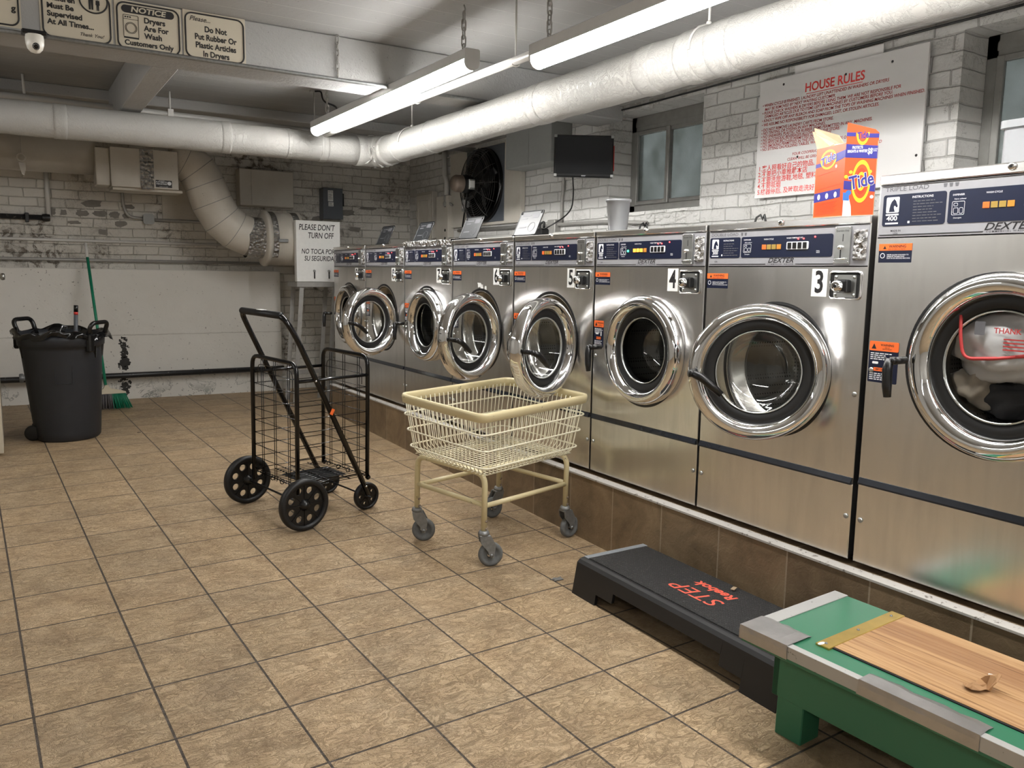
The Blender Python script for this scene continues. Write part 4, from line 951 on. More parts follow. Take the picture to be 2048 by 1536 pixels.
for k in range(4):
    a = k*PI/2+.4; V = []; F = []
    for i in range(7):
        r_ = .05+.24*i/6; w2_ = .05+.06*math.sin(PI*min(1, i/5))
        for j in range(5):
            t = a+(j/4-.5)*w2_*2/r_*.55; V.append(TF @ Vector((r_*math.cos(t), r_*math.sin(t), .045+(j/4-.5)*.035)))
    for i in range(6):
        for j in range(4): q = i*5+j; F.append((q, q+1, q+6, q+5))
    mod(MB().add(V, F, 0, True).build('blade', M['black'], root), 'SOLIDIFY', thickness=.003)
MB().lathe([(.06, .10), (.082, .19), (.082, .24), (.078, .25)], TF, 32).build('motor', M['black'], root)
MB().lathe([(.078, .25), (.076, .31), (.062, .335), (.0005, .34)], TF, 32).build('motor_cap', M['fanmetal'], root)
b = MB(); b.box(-.26, -.20, -.115, -.082, -.055, .035, bev=.004); b.build('capacitor', M['zinc'], root)
MB().box(-.255, -.205, -.118, -.115, -.04, .02).build('rating_label', M['sticker'], root)
b = MB(); b.tube(fillet([(-.22, .0, -.08), (-.20, .06, -.2), (-.05, .36, -.22), (-.05, .40, -.36)], .08), .008, 6); b.build('lead', M['black'], root)
pipe('low_conduit', 'thin grey conduit running along the right wall below the fan', [(3.825, 7.2, 1.80), (3.825, 4.9, 1.78), (3.825, 4.4, 1.75)], .014, M['galv'])
pipe('low_pipe', 'white pipe running along the right wall just below the fan board', [(3.80, 7.9, 1.72), (3.80, 5.0, 1.70)], .022, M['pipewhite'])
# upright pipe and boxes in the corner
pipe('drain_pipe', 'white vertical pipe on the right wall near the corner', [(3.80, 7.45, 2.58), (3.80, 7.45, 2.34), (3.80, 7.40, 2.30), (3.80, 7.40, 2.14)], .026, M['pipewhite'])
root = thing('valve_fitting', 'dark valve fitting at the foot of the white vertical pipe', 'valve', (3.80, 7.40, 2.10))
b = MB(); b.lathe([(.0005, -.06), (.035, -.055), (.04, -.02), (.028, 0), (.034, .02), (.03, .055), (.0005, .06)], None, 20); b.cyl((0, 0, 0), (0, -.12, -.05), .012, 8); b.build('body', M['galv'], root)
root = thing('wall_cabinet', 'narrow white wooden cabinet door on the right wall by the corner', 'cabinet', (XW, 7.86, 1.98))
MB().box(-.06, 0, -.16, .22, -.45, .24, bev=.004).build('case', M['duct2'], root)
b = MB(); b.box(-.072, -.06, -.14, .20, -.42, .22, bev=.006); b.build('door', M['duct2'], root)
b = MB(); b.tube([Vector((-.073, y, z)) for y, z in rrect(-.09, .15, -.35, .15, .005, 2)], .005, 5, 0, True); b.build('moulding', M['duct2'], root)
root = thing('wall_post', 'white boxed wooden post with holes beside the narrow cabinet', 'post', (XW, 7.42, 1.93))
MB().box(-.07, 0, -.09, .17, -.55, .22, bev=.004).build('boxing', M['duct2'], root)
b = MB()
for z in (-.12, -.2, .12): b.cyl((-.0735, -.03, z), (-.069, -.03, z), .014, 12)
b.build('hole', M['dark'], root)
root = thing('switch_box', 'small grey switch box on the right wall left of the fan', 'switch', (XW, 6.98, 2.04))
MB().box(-.075, 0, -.06, .06, -.065, .065, bev=.006).build('case', M['greybox'], root); MB().box(-.082, -.075, -.035, .035, -.04, .04, bev=.002).build('cover', M['sticker'], root)

# ================================================================ back wall
pipe('back_conduit', 'thin white conduit high on the back wall, above the broom handle tip', [(XL, 8.365, 1.625), (2.9, 8.365, 1.625)], .0135, M['pipewhite'])
pipe('lower_back_conduit', 'dull grey conduit on the back wall crossing behind the broom handle', [(XL, 8.36, 1.455), (2.9, 8.36, 1.452)], .014, M['galv'])
pipe('box_conduit', 'grey conduit bending down from the exhaust box into the junction box', [(.945, 8.355, 2.20), (.955, 8.355, 1.95), (.99, 8.355, 1.855), (1.13, 8.355, 1.842)], .014, M['galv'], .10)
pipe('junction_conduit', 'grey conduit running right from the junction box behind the elbow duct', [(1.20, 8.355, 1.838), (2.7, 8.355, 1.833)], .014, M['galv'])
root = thing('junction_box', 'small square galvanised junction box on the back wall', 'junction box', (1.165, YB, 1.842))
b = MB(); b.prism([(-.046, -.03), (-.03, -.046), (.03, -.046), (.046, -.03), (.046, .03), (.03, .046), (-.03, .046), (-.046, .03)], 0, .04, FR(0, 0, 0)); b.build('case', M['galv'], root)
b = MB(); b.prism([(-.048, -.034), (-.034, -.048), (.034, -.048), (.048, -.034), (.048, .034), (.034, .048), (-.034, .048), (-.048, .034)], .04, .044, FR(0, 0, 0)); b.build('cover', M['greybox'], root)
pipe('riser_pipe', 'white vertical pipe on the back wall below the round exhaust pipe', [(.35, 8.35, 2.26), (.352, 8.35, 1.83)], .019, M['pipewhite'])
p_ = pipe('iron_pipe_stub', 'dark iron pipe stub along the back wall at the left edge', [(XL, 8.34, 1.815), (.345, 8.34, 1.815)], .022, M['pipeblack'])
b = MB(); b.lathe([(.030, -.03), (.034, 0), (.030, .03)], Matrix.Translation((.33, 8.34, 1.815)) @ Matrix.Rotation(PI/2, 4, 'Y'), 16); b.box(.17, .20, 8.31, 8.379, 1.77, 1.85, bev=.004); b.build('fitting', M['pipeblack'], p_)
p_ = pipe('gas_pipe', 'thick black pipe running low along the back wall', [(XL, 8.22, .435), (.73, 8.22, .400), (2.36, 8.22, .398)], .026, M['pipeblack'])
for x in (.09, -.4):
    b = MB(); b.lathe([(.030, -.045), (.040, -.04), (.040, -.015), (.032, -.01), (.032, .01), (.040, .015), (.040, .04), (.030, .045)], Matrix.Translation((x, 8.22, .418)) @ Matrix.Rotation(PI/2, 4, 'Y'), 16)
    b.build('coupling', M['wirebrown'], p_)
# exhaust run: round pipe, square housing, segmented elbow, foil-taped damper
root = thing('exhaust_duct', 'painted sheet-metal exhaust run: round pipe, square box and elbow on the back wall', 'duct', (1.05, 7.75, 2.22))
def loc(p): return Vector(p)-Vector((1.05, 7.75, 2.22))
b = MB(); b.cyl(loc((XL+.01, 7.86, 2.345)), loc((.69, 7.86, 2.345)), .185, 40); b.build('round_pipe', M['duct2'], root)
b = MB(); b.box(*[v for v in (-.37, -.262, -.11, .13, -.155, .15)], bev=.006); b.build('pipe_collar', M['duct2'], root)
b = MB(); b.box(-.262, .262, -.15, .16, -.162, .16, bev=.004); b.box(-.25, .30, -.10, .16, -.185, -.162, bev=.003); hb = b.build('square_box', M['duct2'], root)
b = MB(); rr_ = random.Random(2); V = []; F = []
for j in range(9):
    for i in range(6): V.append((-.04+.105*i/5+rr_.uniform(-.003, .003), -.154-rr_.uniform(0, .006), -.172+.33*j/8))
for j in range(8):
    for i in range(5): q = j*6+i; F.append((q, q+1, q+7, q+6))
MB().add(V, F).build('foil_strip', M['foil'], root)
b = MB(); b.prism(rrect(.078, .208, -.148, -.088, .003, 2), 0, .001, FR(0, -.1505, 0), 0); b.text('AUTOMATIC\nINDUSTRIES', .016, FR(.126, -.1520, -.112), 1, .02); b.text('THE ORIGINAL', .007, FR(.126, -.1520, -.093), 1, .01); b.text('AUTOMATIC VENT DAMPER', .0055, FR(.14, -.1520, -.142), 1, .01)
b.lathe([(.0001, .0005), (.016, .0005)], FR(.187, -.1515, -.112), 14, 1); b.build('nameplate', [M['ink'], M['whiteink']], hb)
# elbow : leaves the box to the right, turns down, then to the right again into the damper
E_ = [loc(p) for p in ((1.28, 7.78, 2.365), (1.40, 7.78, 2.345), (1.50, 7.78, 2.26), (1.565, 7.78, 2.14), (1.62, 7.78, 1.98), (1.70, 7.78, 1.84), (1.81, 7.78, 1.745), (1.93, 7.78, 1.695), (2.07, 7.78, 1.68))]
b = MB(); b.tube(E_, [.165, .17, .175, .178, .18, .18, .18, .18, .18], 40); b.build('elbow', M['duct2'], root)
for i in range(1, 8):
    b = MB(); a_ = E_[i]; t_ = (E_[i+1]-E_[i-1]).normalized(); k_ = (.165, .17, .175, .178, .18, .18, .18, .18)[i]; b.lathe([(k_-.002, -.003), (k_+.0025, -.001), (k_+.0025, .001), (k_-.002, .003)], Matrix.Translation(a_) @ t_.to_track_quat('Z', 'Y').to_matrix().to_4x4(), 40); b.build('elbow_seam', M['wirebrown'], root)
TX_ = Matrix.Translation(loc((2.07, 7.78, 1.68))) @ Matrix.Rotation(PI/2, 4, 'Y')
MB().lathe([(.182, -.17), (.188, -.13), (.190, -.05), (.186, -.005)], TX_, 44).build('foil_wrap', M['foil'], root)
MB().lathe([(.18, -.02), (.252, -.012), (.258, 0), (.258, .022), (.246, .026), (.246, .30), (.256, .303), (.256, .318), (.17, .33), (.001, .332)], TX_, 48).build('damper_drum', M['duct2'], root)
for a_, c_ in ((.032, .085), (.235, .295)): MB().lathe([(.2465, a_), (.2505, a_+.005), (.2505, c_-.005), (.2465, c_)], TX_, 48, a0=.85*PI, a1=PI*1.75).build('foil_band', M['foil'], root)
MB().box(*[v for v in (1.09, 1.18, -.235, -.205, -.58, -.55)], bev=.004).build('latch', M['wirebrown'], root)
# little clamp hanging on a wire in front of the round pipe
root = thing('pipe_clamp', 'small rusty white clamp hanging on a wire in front of the round exhaust pipe', 'clamp', (.158, 7.64, 2.20))
b = MB(); b.tube([(0, 0, .07), (0, 0, .30)], .002, 5); b.build('wire', M['galv'], root)
b = MB(); b.tube([Vector((.028*math.cos(a), 0, .04+.03*math.sin(a))) for a in [2*PI*i/16 for i in range(16)]], .007, 6, 0, True); b.prism([(-.022, .0), (.022, .0), (.026, -.05), (.012, -.10), (-.004, -.09), (-.018, -.03)], -.01, .01, FR(0, 0, 0)); b.build('body', M['duct2'], root)
# upper boxes on the back wall
root = thing('wall_hatch', 'plain white square box on the back wall right of the elbow duct', 'box', (2.245, YB, 2.20))
MB().box(-.27, .255, -.16, 0, -.19, .16, bev=.004).build('case', M['duct2'], root); MB().box(-.16, .25, -.166, -.16, -.185, .155, bev=.002).build('cover', M['duct2'], root)
root = thing('wall_panel', 'painted plywood panel on the back wall behind the elbow duct', 'panel', (1.5, YB, 2.03)); MB().box(-.21, .35, -.015, -.001, -.19, .25, bev=.002).build('sheet', M['duct2'], root)
root = thing('disconnect_switch', 'dark grey electrical disconnect switch above the white panel', 'switch', (2.925, YB, 2.08))
MB().box(-.11, .10, -.13, 0, -.16, .155, bev=.004).build('case', M['disc'], root)
MB().box(.105, .125, -.10, -.07, -.02, .11, bev=.004).build('lever', M['black'], root)
b = MB(); b.box(-.06, -.005, -.1325, -.130, .02, .13, 0); b.box(-.055, -.002, -.1325, -.130, -.03, .012, 0); b.text('E.T.N', .018, FR(-.032, -.1330, .115), 1, .02)
txtlines(b, -.055, .09, .045, 5, .012, -.1328, 1, .004, 3); txtlines(b, -.05, .0, .045, 3, .011, -.1328, 1, .004, 4); b.build('labels', [M['sticker'], M['ink']], root)
# white panel on its steel stand
root = thing('control_stand', 'white panel box with handwritten warning on a grey steel stand by washer 9', 'panel box', (2.48, 7.45, fz(2.48, 7.45)))
zb = fz(2.48, 7.45)
MB().box(-.20, .22, 0, .065, 1.285-zb, 1.845-zb, bev=.003).build('panel', M['sticker'], root)
b = MB(); b.text('PLEASE DON\'T\n     TURN OFF', .074, FR(-.005, -.001, 1.745-zb), 0, .012, .15, xs=.70); b.text('NO TOCA POR\n    SU SEGURIDAD', .064, FR(.005, -.001, 1.53-zb), 0, .012, .15, xs=.72); b.build('handwriting', M['ink'], root)
for x in (-.035, .105):
    b = MB(); b.lathe([(.0001, .022), (.008, .02), (.012, 0)], FR(x, 0, 1.385-zb), 12, 0); b.cyl((x, -.008, 1.375-zb), (x, -.008, 1.315-zb), .006, 8, 1); b.build('toggle', [M['zinc'], M['black']], root)
MB().box(-.20, .22, .0, .30, 1.235-zb, 1.283-zb, bev=.003).build('shelf', M['galv'], root)
for x0, x1, y in ((-.15, -.235, .02), (.17, .085, .02), (-.15, -.235, .28), (.17, .085, .28)):
    b = MB(); b.prism([(x0-.02, 1.235-zb), (x0+.02, 1.235-zb), (x1+.02, .0), (x1-.02, .0)], -y-.004, -y+.004, FR(0, 0, 0)); b.build('leg', M['galv'], root)
MB().box(-.22, .12, .275, .285, .25, .29, bev=.002).build('cross_bar', M['galv'], root)
# ================================================================ things on the floor
def on_floor(name, label, cat, x, y, yaw, group=None):
    t = thing(name, label, cat, (x, y, fz(x, y)), group=group)
    t.rotation_euler = (Euler(FLOOR_ROT).to_matrix() @ Matrix.Rotation(yaw, 3, 'Z')).to_euler(); return t
BLK = M['blackgloss']
# ---- black folding shopping cart; local x runs from the big wheels to the small ones
root = on_floor('shopping_cart', 'black folding wire shopping cart with two big and two small wheels', 'cart', 1.148, 4.23, math.radians(12.5))
def cart_wheel(name, x, y, r, wd, holes, hr, hd):
    T = Matrix.Translation((x, y, r)) @ Matrix.Rotation(PI/2, 4, 'X')
    k = r
    tyre = MB().lathe([(k*.80, -wd/2), (k*.93, -wd/2), (k*.985, -wd*.36), (k, -wd*.12), (k, wd*.12), (k*.985, wd*.36), (k*.93, wd/2), (k*.80, wd/2), (k*.80, -wd/2)], T, 56).build(name, M['rubber'], root)
    # disc with a ring of round holes
    b = MB(); th = wd*.18; n = holes; sub = 10
    V = []; F = []
    for j in range(n):
        a0 = 2*PI*j/n; da = 2*PI/n; hc = a0+da/2; R0, R1 = k*.22, k*.81
        hx, hy = hd*math.cos(hc), hd*math.sin(hc)
        m_ = sub*4; base = len(V)
        corners = []
        for i in range(m_):
            t = 2*PI*i/m_; px, py = hx+hr*math.cos(t+hc), hy+hr*math.sin(t+hc)
            # outer point on the wedge boundary (polar box)
            u = math.cos(t); v = math.sin(t); sc_ = 1/max(abs(u), abs(v)); u *= sc_; v *= sc_
            rr = (R0+R1)/2+u*(R1-R0)/2 if True else 0; aa = hc+v*da/2
            V += [(px, py, th), (rr*math.cos(aa), rr*math.sin(aa), th), (px, py, -th), (rr*math.cos(aa), rr*math.sin(aa), -th)]
        for i in range(m_):
            i2 = (i+1) % m_; a, c = base+4*i, base+4*i2
            F += [(a, a+1, c+1, c), (a+2, c+2, c+3, a+3), (a, c, c+2, a+2)]
    b.add(V, F, 0, False, T)
    b.lathe([(.0005, wd*.75), (k*.12, wd*.7), (k*.16, wd*.3), (k*.23, wd*.2), (k*.23, -wd*.2), (k*.16, -wd*.3), (k*.12, -wd*.7), (.0005, -wd*.75)], T, 24)
    for j in range(n):
        a0 = 2*PI*j/n; T2 = T @ Matrix.Rotation(a0, 4, 'Z')
        b.box(k*.2, k*.8, -k*.018, k*.018, -wd*.28, wd*.28, 0, 0, T2)
    b.build('wheel_disc', M['black'], tyre); return tyre
cart_wheel('rear_wheel', 0, -.305, .135, .042, 8, .0185, .078); cart_wheel('rear_wheel', 0, .305, .135, .042, 8, .0185, .078)
cart_wheel('front_wheel', .446, -.200, .076, .034, 5, .0085, .042); cart_wheel('front_wheel', .446, .200, .076, .034, 5, .0085, .042)
b = MB(); b.cyl((0, -.33, .135), (0, .33, .135), .0055, 8); b.cyl((.446, -.245, .076), (.446, .245, .076), .005, 8); b.build('axle', M['black'], root)
tr = .0115
b = MB(); b.tube(fillet([(.005, -.235, .155), (.005, -.235, .842), (.005, .235, .842), (.005, .235, .155)], .06), tr, 12); b.build('rear_frame', BLK, root)
b = MB(); b.tube(fillet([(.435, -.225, .185), (.435, -.225, .858), (.435, .225, .858), (.435, .225, .185)], .06), tr, 12)
for s in (-1, 1): b.tube([(.435, s*.225, .195), (.445, s*.222, .183)], .014, 10)
b.build('front_frame', BLK, root)
for s in (-1, 1):
    b = MB(); b.tube([(.005, s*.238, .752), (.435, s*.228, .757)], .0085, 8); b.build('side_bar', BLK, root)
# wire sides
def wires(name, pairs, r=.0021, mat=BLK):
    b = MB()
    for p, q in pairs: b.tube([p, q], r, 5)
    return b.build(name, mat, root)
zz_ = [.215+.068*i for i in range(9)]
for s in (-1, 1):
    P = [((.005, s*.232, z), (.435, s*.223, z)) for z in zz_]
    wires('side_mesh', P, .0023)
for x, ys_, nm in ((.010, .232, 'rear_mesh'), (.430, .222, 'front_mesh')):
    P = [((x, -ys_, z), (x, ys_, z)) for z in zz_]
    for y in (-.155, -.135, -.01, .01, .125, .145): P.append(((x, y, .19), (x, y, .845)))
    b = MB()
    for p, q in P: b.tube([p, q], .0021, 5)
    b.tube(fillet([(x, -ys_*.8, .70), (x, -ys_*.8, .80), (x, ys_*.8, .80), (x, ys_*.8, .70)], .04), .0021, 5)
    b.build(nm, BLK, root)
b = MB(); zp = .195
for i in range(15): y = -.215+.43*i/14; b.tube([(.015, y, zp), (.43, y*.97, zp)], .0021, 5)
for i in range(5): x = .02+.41*i/4; b.tube([(x, -.222, zp+.003), (x, .222, zp+.003)], .003, 5)
for x in (.02, .425):
    for y in (-.15, -.05, .05, .15): b.tube([Vector((x+.012*math.cos(a), y, zp+.012*math.sin(a))) for a in [2*PI*i/10 for i in range(10)]], .0025, 5, 0, True)
b.build('platform_grid', BLK, root)
MB().box(.10, .38, -.11, .11, zp-.006, zp-.004).build('platform_plate', M['rubber'], root)
b = MB(); b.tube(fillet([(.43, -.243, .098), (-.005, -.248, .985), (-.062, -.225, 1.085), (-.062, .225, 1.085), (-.005, .248, .985), (.43, .243, .098)], .06), .0142, 12); hb_ = b.build('handle', BLK, root)
b = MB(); b.tube([(-.062, -.205, 1.085), (-.062, .205, 1.085)], .0175, 14); b.build('grip', M['rubber'], hb_)
MB().box(-.078, -.046, -.035, .02, 1.1015, 1.1035).build('grip_label', M['sticker'], hb_)
T = Matrix.Translation((.193, -.2615, .585)) @ Matrix.Rotation(math.atan2(.435, .887), 4, 'Y')
b = MB(); b.box(-.009, .009, -.002, .0005, -.016, .016, 0, 0, T); b.build('price_sticker', M['orange'], hb_)
for s in (-1, 1):
    for x, z in ((.10, .752), (.405, .150)): MB().sphere((x, s*.2605, z), .006, 8, 6).build('rivet', M['chrome'], hb_)

# ---- cream laundry cart
root = on_floor('laundry_cart', 'cream wire laundry basket cart on a four-legged wheeled frame', 'cart', 1.996, 3.388, math.radians(14.8))
TB = Euler((.036, -.022, 0)).to_matrix().to_4x4()
CR, CW = M['cream'], M['creamwire']
b = MB(); zt = .735; rim = [(p[0], p[1], zt) for p in rrect(-.372, .372, -.279, .279, .045, 6)]
sec = [(.010, .0), (.006, .012), (-.006, .012), (-.010, .004), (-.008, -.030), (-.004, -.032), (.006, -.026)]
Vv = []; Ff = []; N = len(rim); ns = len(sec)
for i, p in enumerate(rim):
    a, c = Vector(rim[i-1]), Vector(rim[(i+1) % N]); t = (c-a).normalized(); o = Vector((t.y, -t.x, 0))
    for u, v in sec: Vv.append(Vector(p)+o*u+Vector((0, 0, v)))
for i in range(N):
    for k in range(ns): i2, k2 = (i+1) % N, (k+1) % ns; Ff.append((i*ns+k, i*ns+k2, i2*ns+k2, i2*ns+k))
b.add(Vv, Ff, 0, True, TB); recalc(b.build('rim', CR, root))
def lerp(a, c, t): return a+(c-a)*t
def wallpt(side, u, t):      # u along the side -1..1, t 0 bottom .. 1 rim
    ax, ay = lerp(.312, .362, t), lerp(.252, .269, t); z = lerp(.462, .720, t)
    return Vector({'F': (u*ax, -ay, z), 'B': (u*ax, ay, z), 'L': (-ax, u*ay, z), 'R': (ax, u*ay, z)}[side])
for side, n in (('F', 24), ('B', 24), ('L', 19), ('R', 19)):
    b = MB()
    for i in range(n):
        u = -.93+1.86*i/(n-1); p0, p1, p2 = wallpt(side, u, 1), wallpt(side, u, .30), wallpt(side, u, .04); inn = Vector((0, 0, .452))+Vector((p2.x*.93, p2.y*.93, 0))
        pts = fillet([p0, p1+(p1-Vector((0, 0, p1.z))).normalized()*.004*0, p2, inn], .02, 3)
        b.tube([TB @ q for q in pts], .0025, 6)
    b.build('wire_side', CW, root)
for t in (.72, .42, .10):
    b = MB(); ax, ay = lerp(.312, .362, t)+.014, lerp(.252, .269, t)+.014; z = lerp(.462, .720, t)
    b.tube([TB @ Vector((p[0], p[1], z)) for p in rrect(-ax, ax, -ay, ay, .04, 5)], .0042, 8, 0, True); b.build('wire_hoop', CW, root)
b = MB()
for i in range(24): u = -.93+1.86*i/23; b.tube([TB @ Vector((u*.312, -.245, .452)), TB @ Vector((u*.312, .245, .452))], .0024, 5)
for i in range(19): u = -.93+1.86*i/18; b.tube([TB @ Vector((-.305, u*.252, .448)), TB @ Vector((.305, u*.252, .448))], .0024, 5)
b.build('wire_floor', CW, root)
tr = .0135; lx, ly = .288, .235
for s in (-1, 1):
    b = MB(); b.tube(fillet([(s*lx, -ly, .165), (s*lx, -ly, .432), (s*lx, ly, .432), (s*lx, ly, .165)], .06, 6), tr, 14); b.build('leg_frame', CR, root)
    b = MB(); b.tube([(-lx, s*ly, .285), (lx, s*ly, .285)], .0115, 12); b.build('stretcher', CR, root)
    b = MB(); b.tube([(s*lx, -ly, .29), (s*lx, ly, .29)], .0115, 12); b.build('stretcher', CR, root)
    b = MB(); b.tube([(-lx, s*ly*.75, .436), (lx, s*ly*.75, .436)], .011, 12); b.build('top_rail', CR, root)
def caster(x, y, a):
    T = Matrix.Translation((x, y, 0)) @ Matrix.Rotation(a, 4, 'Z'); wr = .057; off = .034
    b = MB(); b.lathe([(.0005, .172), (.021, .170), (.026, .160), (.026, .152), (.018, .148), (.0005, .147)], T, 20)
    for s in (-1, 1):
        b.prism([(-.022, .150), (.030, .150), (off+.020, .105), (off+.012, .046), (off-.006, .044), (off-.016, .075), (-.016, .115)], s*.021-.002, s*.021+.002, T @ Matrix(((1,0,0,0),(0,0,-1,0),(0,1,0,0),(0,0,0,1))))
    b.box(-.022, .028, -.021, .021, .142, .152, 0, .002, T)
    b.cyl(T @ Vector((off, -.027, wr)), T @ Vector((off, .027, wr)), .008, 12)
    c_ = b.build('caster_fork', M['wirebrown'], root)
    MB().lathe([(.016, -.008), (.036, -.010), (.040, -.015), (.050, -.014), (wr, -.006), (wr, .006), (.050, .014), (.040, .015), (.036, .010), (.016, .008)], T @ Matrix.Translation((off, 0, wr)) @ Matrix.Rotation(PI/2, 4, 'X'), 36).build('caster_wheel', M['castrub'], c_)
    for s in (.21, .245):
        for q in ((x, y-tr, s-.03), (x+tr*.8, y-tr*.5, s-.03)): MB().sphere(q, .0055, 8, 6).build('rivet', M['fanmetal'], c_)
for (x, y), a in zip(((-lx, -ly), (lx, -ly), (-lx, ly), (lx, ly)), (-.55, -.15, -.75, 2.9)): caster(x, y, a)

# ---- step platform
root = on_floor('step_platform', 'black aerobic step platform with red lettering, pushed under the green bench', 'step', 2.175, 2.12, 0.012)
hx, hy, ht = .205, .535, .150
def trap(k, z): return [(-hx*k-.0, z), (hx*k, z)]
b = MB()
# long side skirts and end blocks
prof = [(-hx, .0), (-hx+.022, ht-.016), (-hx+.034, ht-.004), (-hx+.05, ht), (hx-.05, ht), (hx-.034, ht-.004), (hx-.022, ht-.016), (hx, 0)]
def shell(y0, y1, zlo):
    cut = [(p[0]+(0 if p[1] > zlo else (.022*zlo/ht)*(1 if p[0] < 0 else -1)), max(p[1], zlo)) for p in prof]
    inn = [(p[0]*.93, (p[1]-.012 if p[1] > zlo+.001 else zlo)) for p in cut]
    b.prism(cut+inn[::-1], y0, y1, Matrix(((1,0,0,0),(0,0,1,0),(0,1,0,0),(0,0,0,1))))
shell(-hy, -hy+.15, 0); shell(hy-.15, hy-.0, 0); shell(-hy+.15, -hy+.25, .045); shell(hy-.25, hy-.15, .045); shell(-hy+.25, hy-.25, .085)
b.box(-hx+.03, hx-.03, hy-.012, hy, .02, ht-.008); b.box(-hx+.03, hx-.03, -hy, -hy+.012, .02, ht-.008)
recalc(b.build('body', M['stepblack'], root))
MB().box(-hx+.062, hx-.030, -hy+.005, hy-.03, ht-.001, ht+.003, bev=.001).build('tread', M['tread'], root)
MB().box(-hx+.055, hx-.022, hy-.030, hy-.001, ht-.002, ht+.0035, bev=.001).build('end_cap', M['stepgrey'], root)
b = MB(); TT = Matrix.Translation((.0, 0, ht+.0034)) @ Matrix.Rotation(-PI/2, 4, 'Z')
b.text('STEP', .100, Matrix.Translation((-.012, .005, ht+.0034)) @ Matrix.Rotation(PI/2, 4, 'Z'), 0, .0, .2, xs=1.15)
b.text('Reebok', .066, Matrix.Translation((.075, -.005, ht+.0034)) @ Matrix.Rotation(PI/2, 4, 'Z'), 0, .03, .2, xs=.95)
b.build('lettering', M['coral'], root)
tag(MB().box(-.016, .016, -.008, .008, 0, .003, bev=.001).build('paper_scrap', M['card'], None, (2.318, 2.085, fz(2.3, 2.08)+ht+.0085), (0, 0, .4)), 'tiny pale scrap lying on the black step platform near its lettering', 'paper_scrap')

# ---- green bench
root = on_floor('wooden_bench', 'low green bench with metal edging and a bare wooden board let into its top', 'bench', 2.075, .86, .068)
BW0, BW1, BL0, BL1, zt = -.240, .238, -.74, .735, .338
b = MB(); b.box(BW0, BW1, BL0, BL1, zt-.045, zt, bev=.002); b.build('top', M['green'], root)
ax0, ax1, az = BW0+.100, BW1-.03, .118
b = MB(); b.box(ax0, ax0+.022, BL0+.05, BL1-.05, az, zt-.045, bev=.002); b.box(ax1-.022, ax1, BL0+.05, BL1-.05, az, zt-.045, bev=.002); b.box(ax0, ax1, BL1-.072, BL1-.05, az, zt-.045, bev=.002); b.box(ax0, ax1, BL0+.05, BL0+.072, az, zt-.045, bev=.002)
b.build('apron', M['green'], root)
for x in (ax0+.001, ax1-.091):
    for y in (BL1-.160, BL0+.085): MB().box(x, x+.09, y, y+.09, 0, zt-.046, bev=.003).build('leg', M['green'], root)
b = MB(); e = .003
b.box(BW0-e, BW0+.022, BL0, BL1, zt-.034, zt+e, bev=.001); b.build('edge_strip', M['alu'], root)
b = MB(); b.box(BW0-e, BW1, BL1-.045, BL1+e, zt-.034, zt+e, bev=.001); b.build('end_strip', M['alu'], root)
random.seed(4)
def tapepiece(x0, x1, y0, y1, side=True):
    b = MB()
    n = 8; V = []; F = []
    for j in range(n+1):
        y = y0+(y1-y0)*j/n; w_ = random.uniform(-.003, .003)
        V += [(BW0-e-.002, y+w_, zt-.036), (BW0-e-.0025+random.uniform(-.001, .001), y, zt-.01), (BW0-e-.0005, y, zt+e+.002), (x1+random.uniform(-.004, .004)-.02, y, zt+e+.002+random.uniform(0, .002)), (x1+random.uniform(-.005, .005), y, zt+.0015)]
    for j in range(n):
        for i in range(4): q = j*5+i; F.append((q, q+1, q+6, q+5))
    b.add(V, F); b.build('tape', M['tape'], root)
tapepiece(0, BW0+.115, .575, .738); tapepiece(0, BW0+.062, .06, .36)
MB().box(BW0+.105, BW1-.004, -.69, .500, zt-.001, zt+.0045).build('board', M['wood'], root)
b = MB(); b.box(BW0+.098, BW0+.105, -.69, .500, zt-.001, zt+.003); b.build('board_gap', M['dark'], root)
b = MB(); b.box(BW0+.080, BW1-.0, 0.500, 0.543, zt-.001, zt+.0065, bev=.0015); bb_ = b.build('brass_strip', M['brass'], root)
b = MB()
for x in (BW0+.10, .02, BW1-.04): b.sphere((x, 0.522, zt+.006), .005, 8, 5)
b.build('nail', M['wirebrown'], bb_)
# torn cardboard on the bench
random.seed(8); V = []; F = []
for j in range(5):
    for i in range(7): V.append(((i/6-.5)*.095*(1-.25*abs(j/4-.5)*2)+random.uniform(-.006, .006), (j/4-.5)*.036+random.uniform(-.005, .005), .004+.010*math.sin(i*1.3)*math.sin(j*.9)+random.uniform(0, .006)+.02*(i > 4)))
for j in range(4):
    for i in range(6): q = j*7+i; F.append((q, q+1, q+8, q+7))
cb_ = MB().add(V, F).build('cardboard_scrap', M['scrap'], None, (2.045, 1.010, fz(2.045, 1.010)+zt+.008), (0, 0, -.4)); mod(cb_, 'SOLIDIFY', thickness=.002)
tag(cb_, 'torn curled brown cardboard scrap lying on the wooden board of the bench', 'scrap')
tag(MB().sphere((0, 0, .004), .010, 10, 6, 0, (1.5, .7, .18)).build('paper_scrap', M['sticker'], None, (1.892, 1.372, fz(1.892, 1.372)+zt+.002)), 'tiny white scrap on the green bench top beside the end of the brass strip', 'paper_scrap')
tag(MB().box(-.014, .014, -.006, .006, 0, .003).build('paper_scrap', M['sticker'], None, (2.128, 1.030, fz(2.128, 1.030)+zt+.006), (0, 0, .5)), 'tiny white chip on the bench boards behind the torn cardboard', 'paper_scrap')
x, y = 1.99, 2.80
cb_ = MB().prism(patch(0, 0, .05, .03, 11, .4), 0, .003, None).build('paper_scrap', M['wirebrown'], None, (x, y, fz(x, y)+.002)); tag(cb_, 'small dark flake of litter on the floor tiles left of the step', 'paper_scrap')
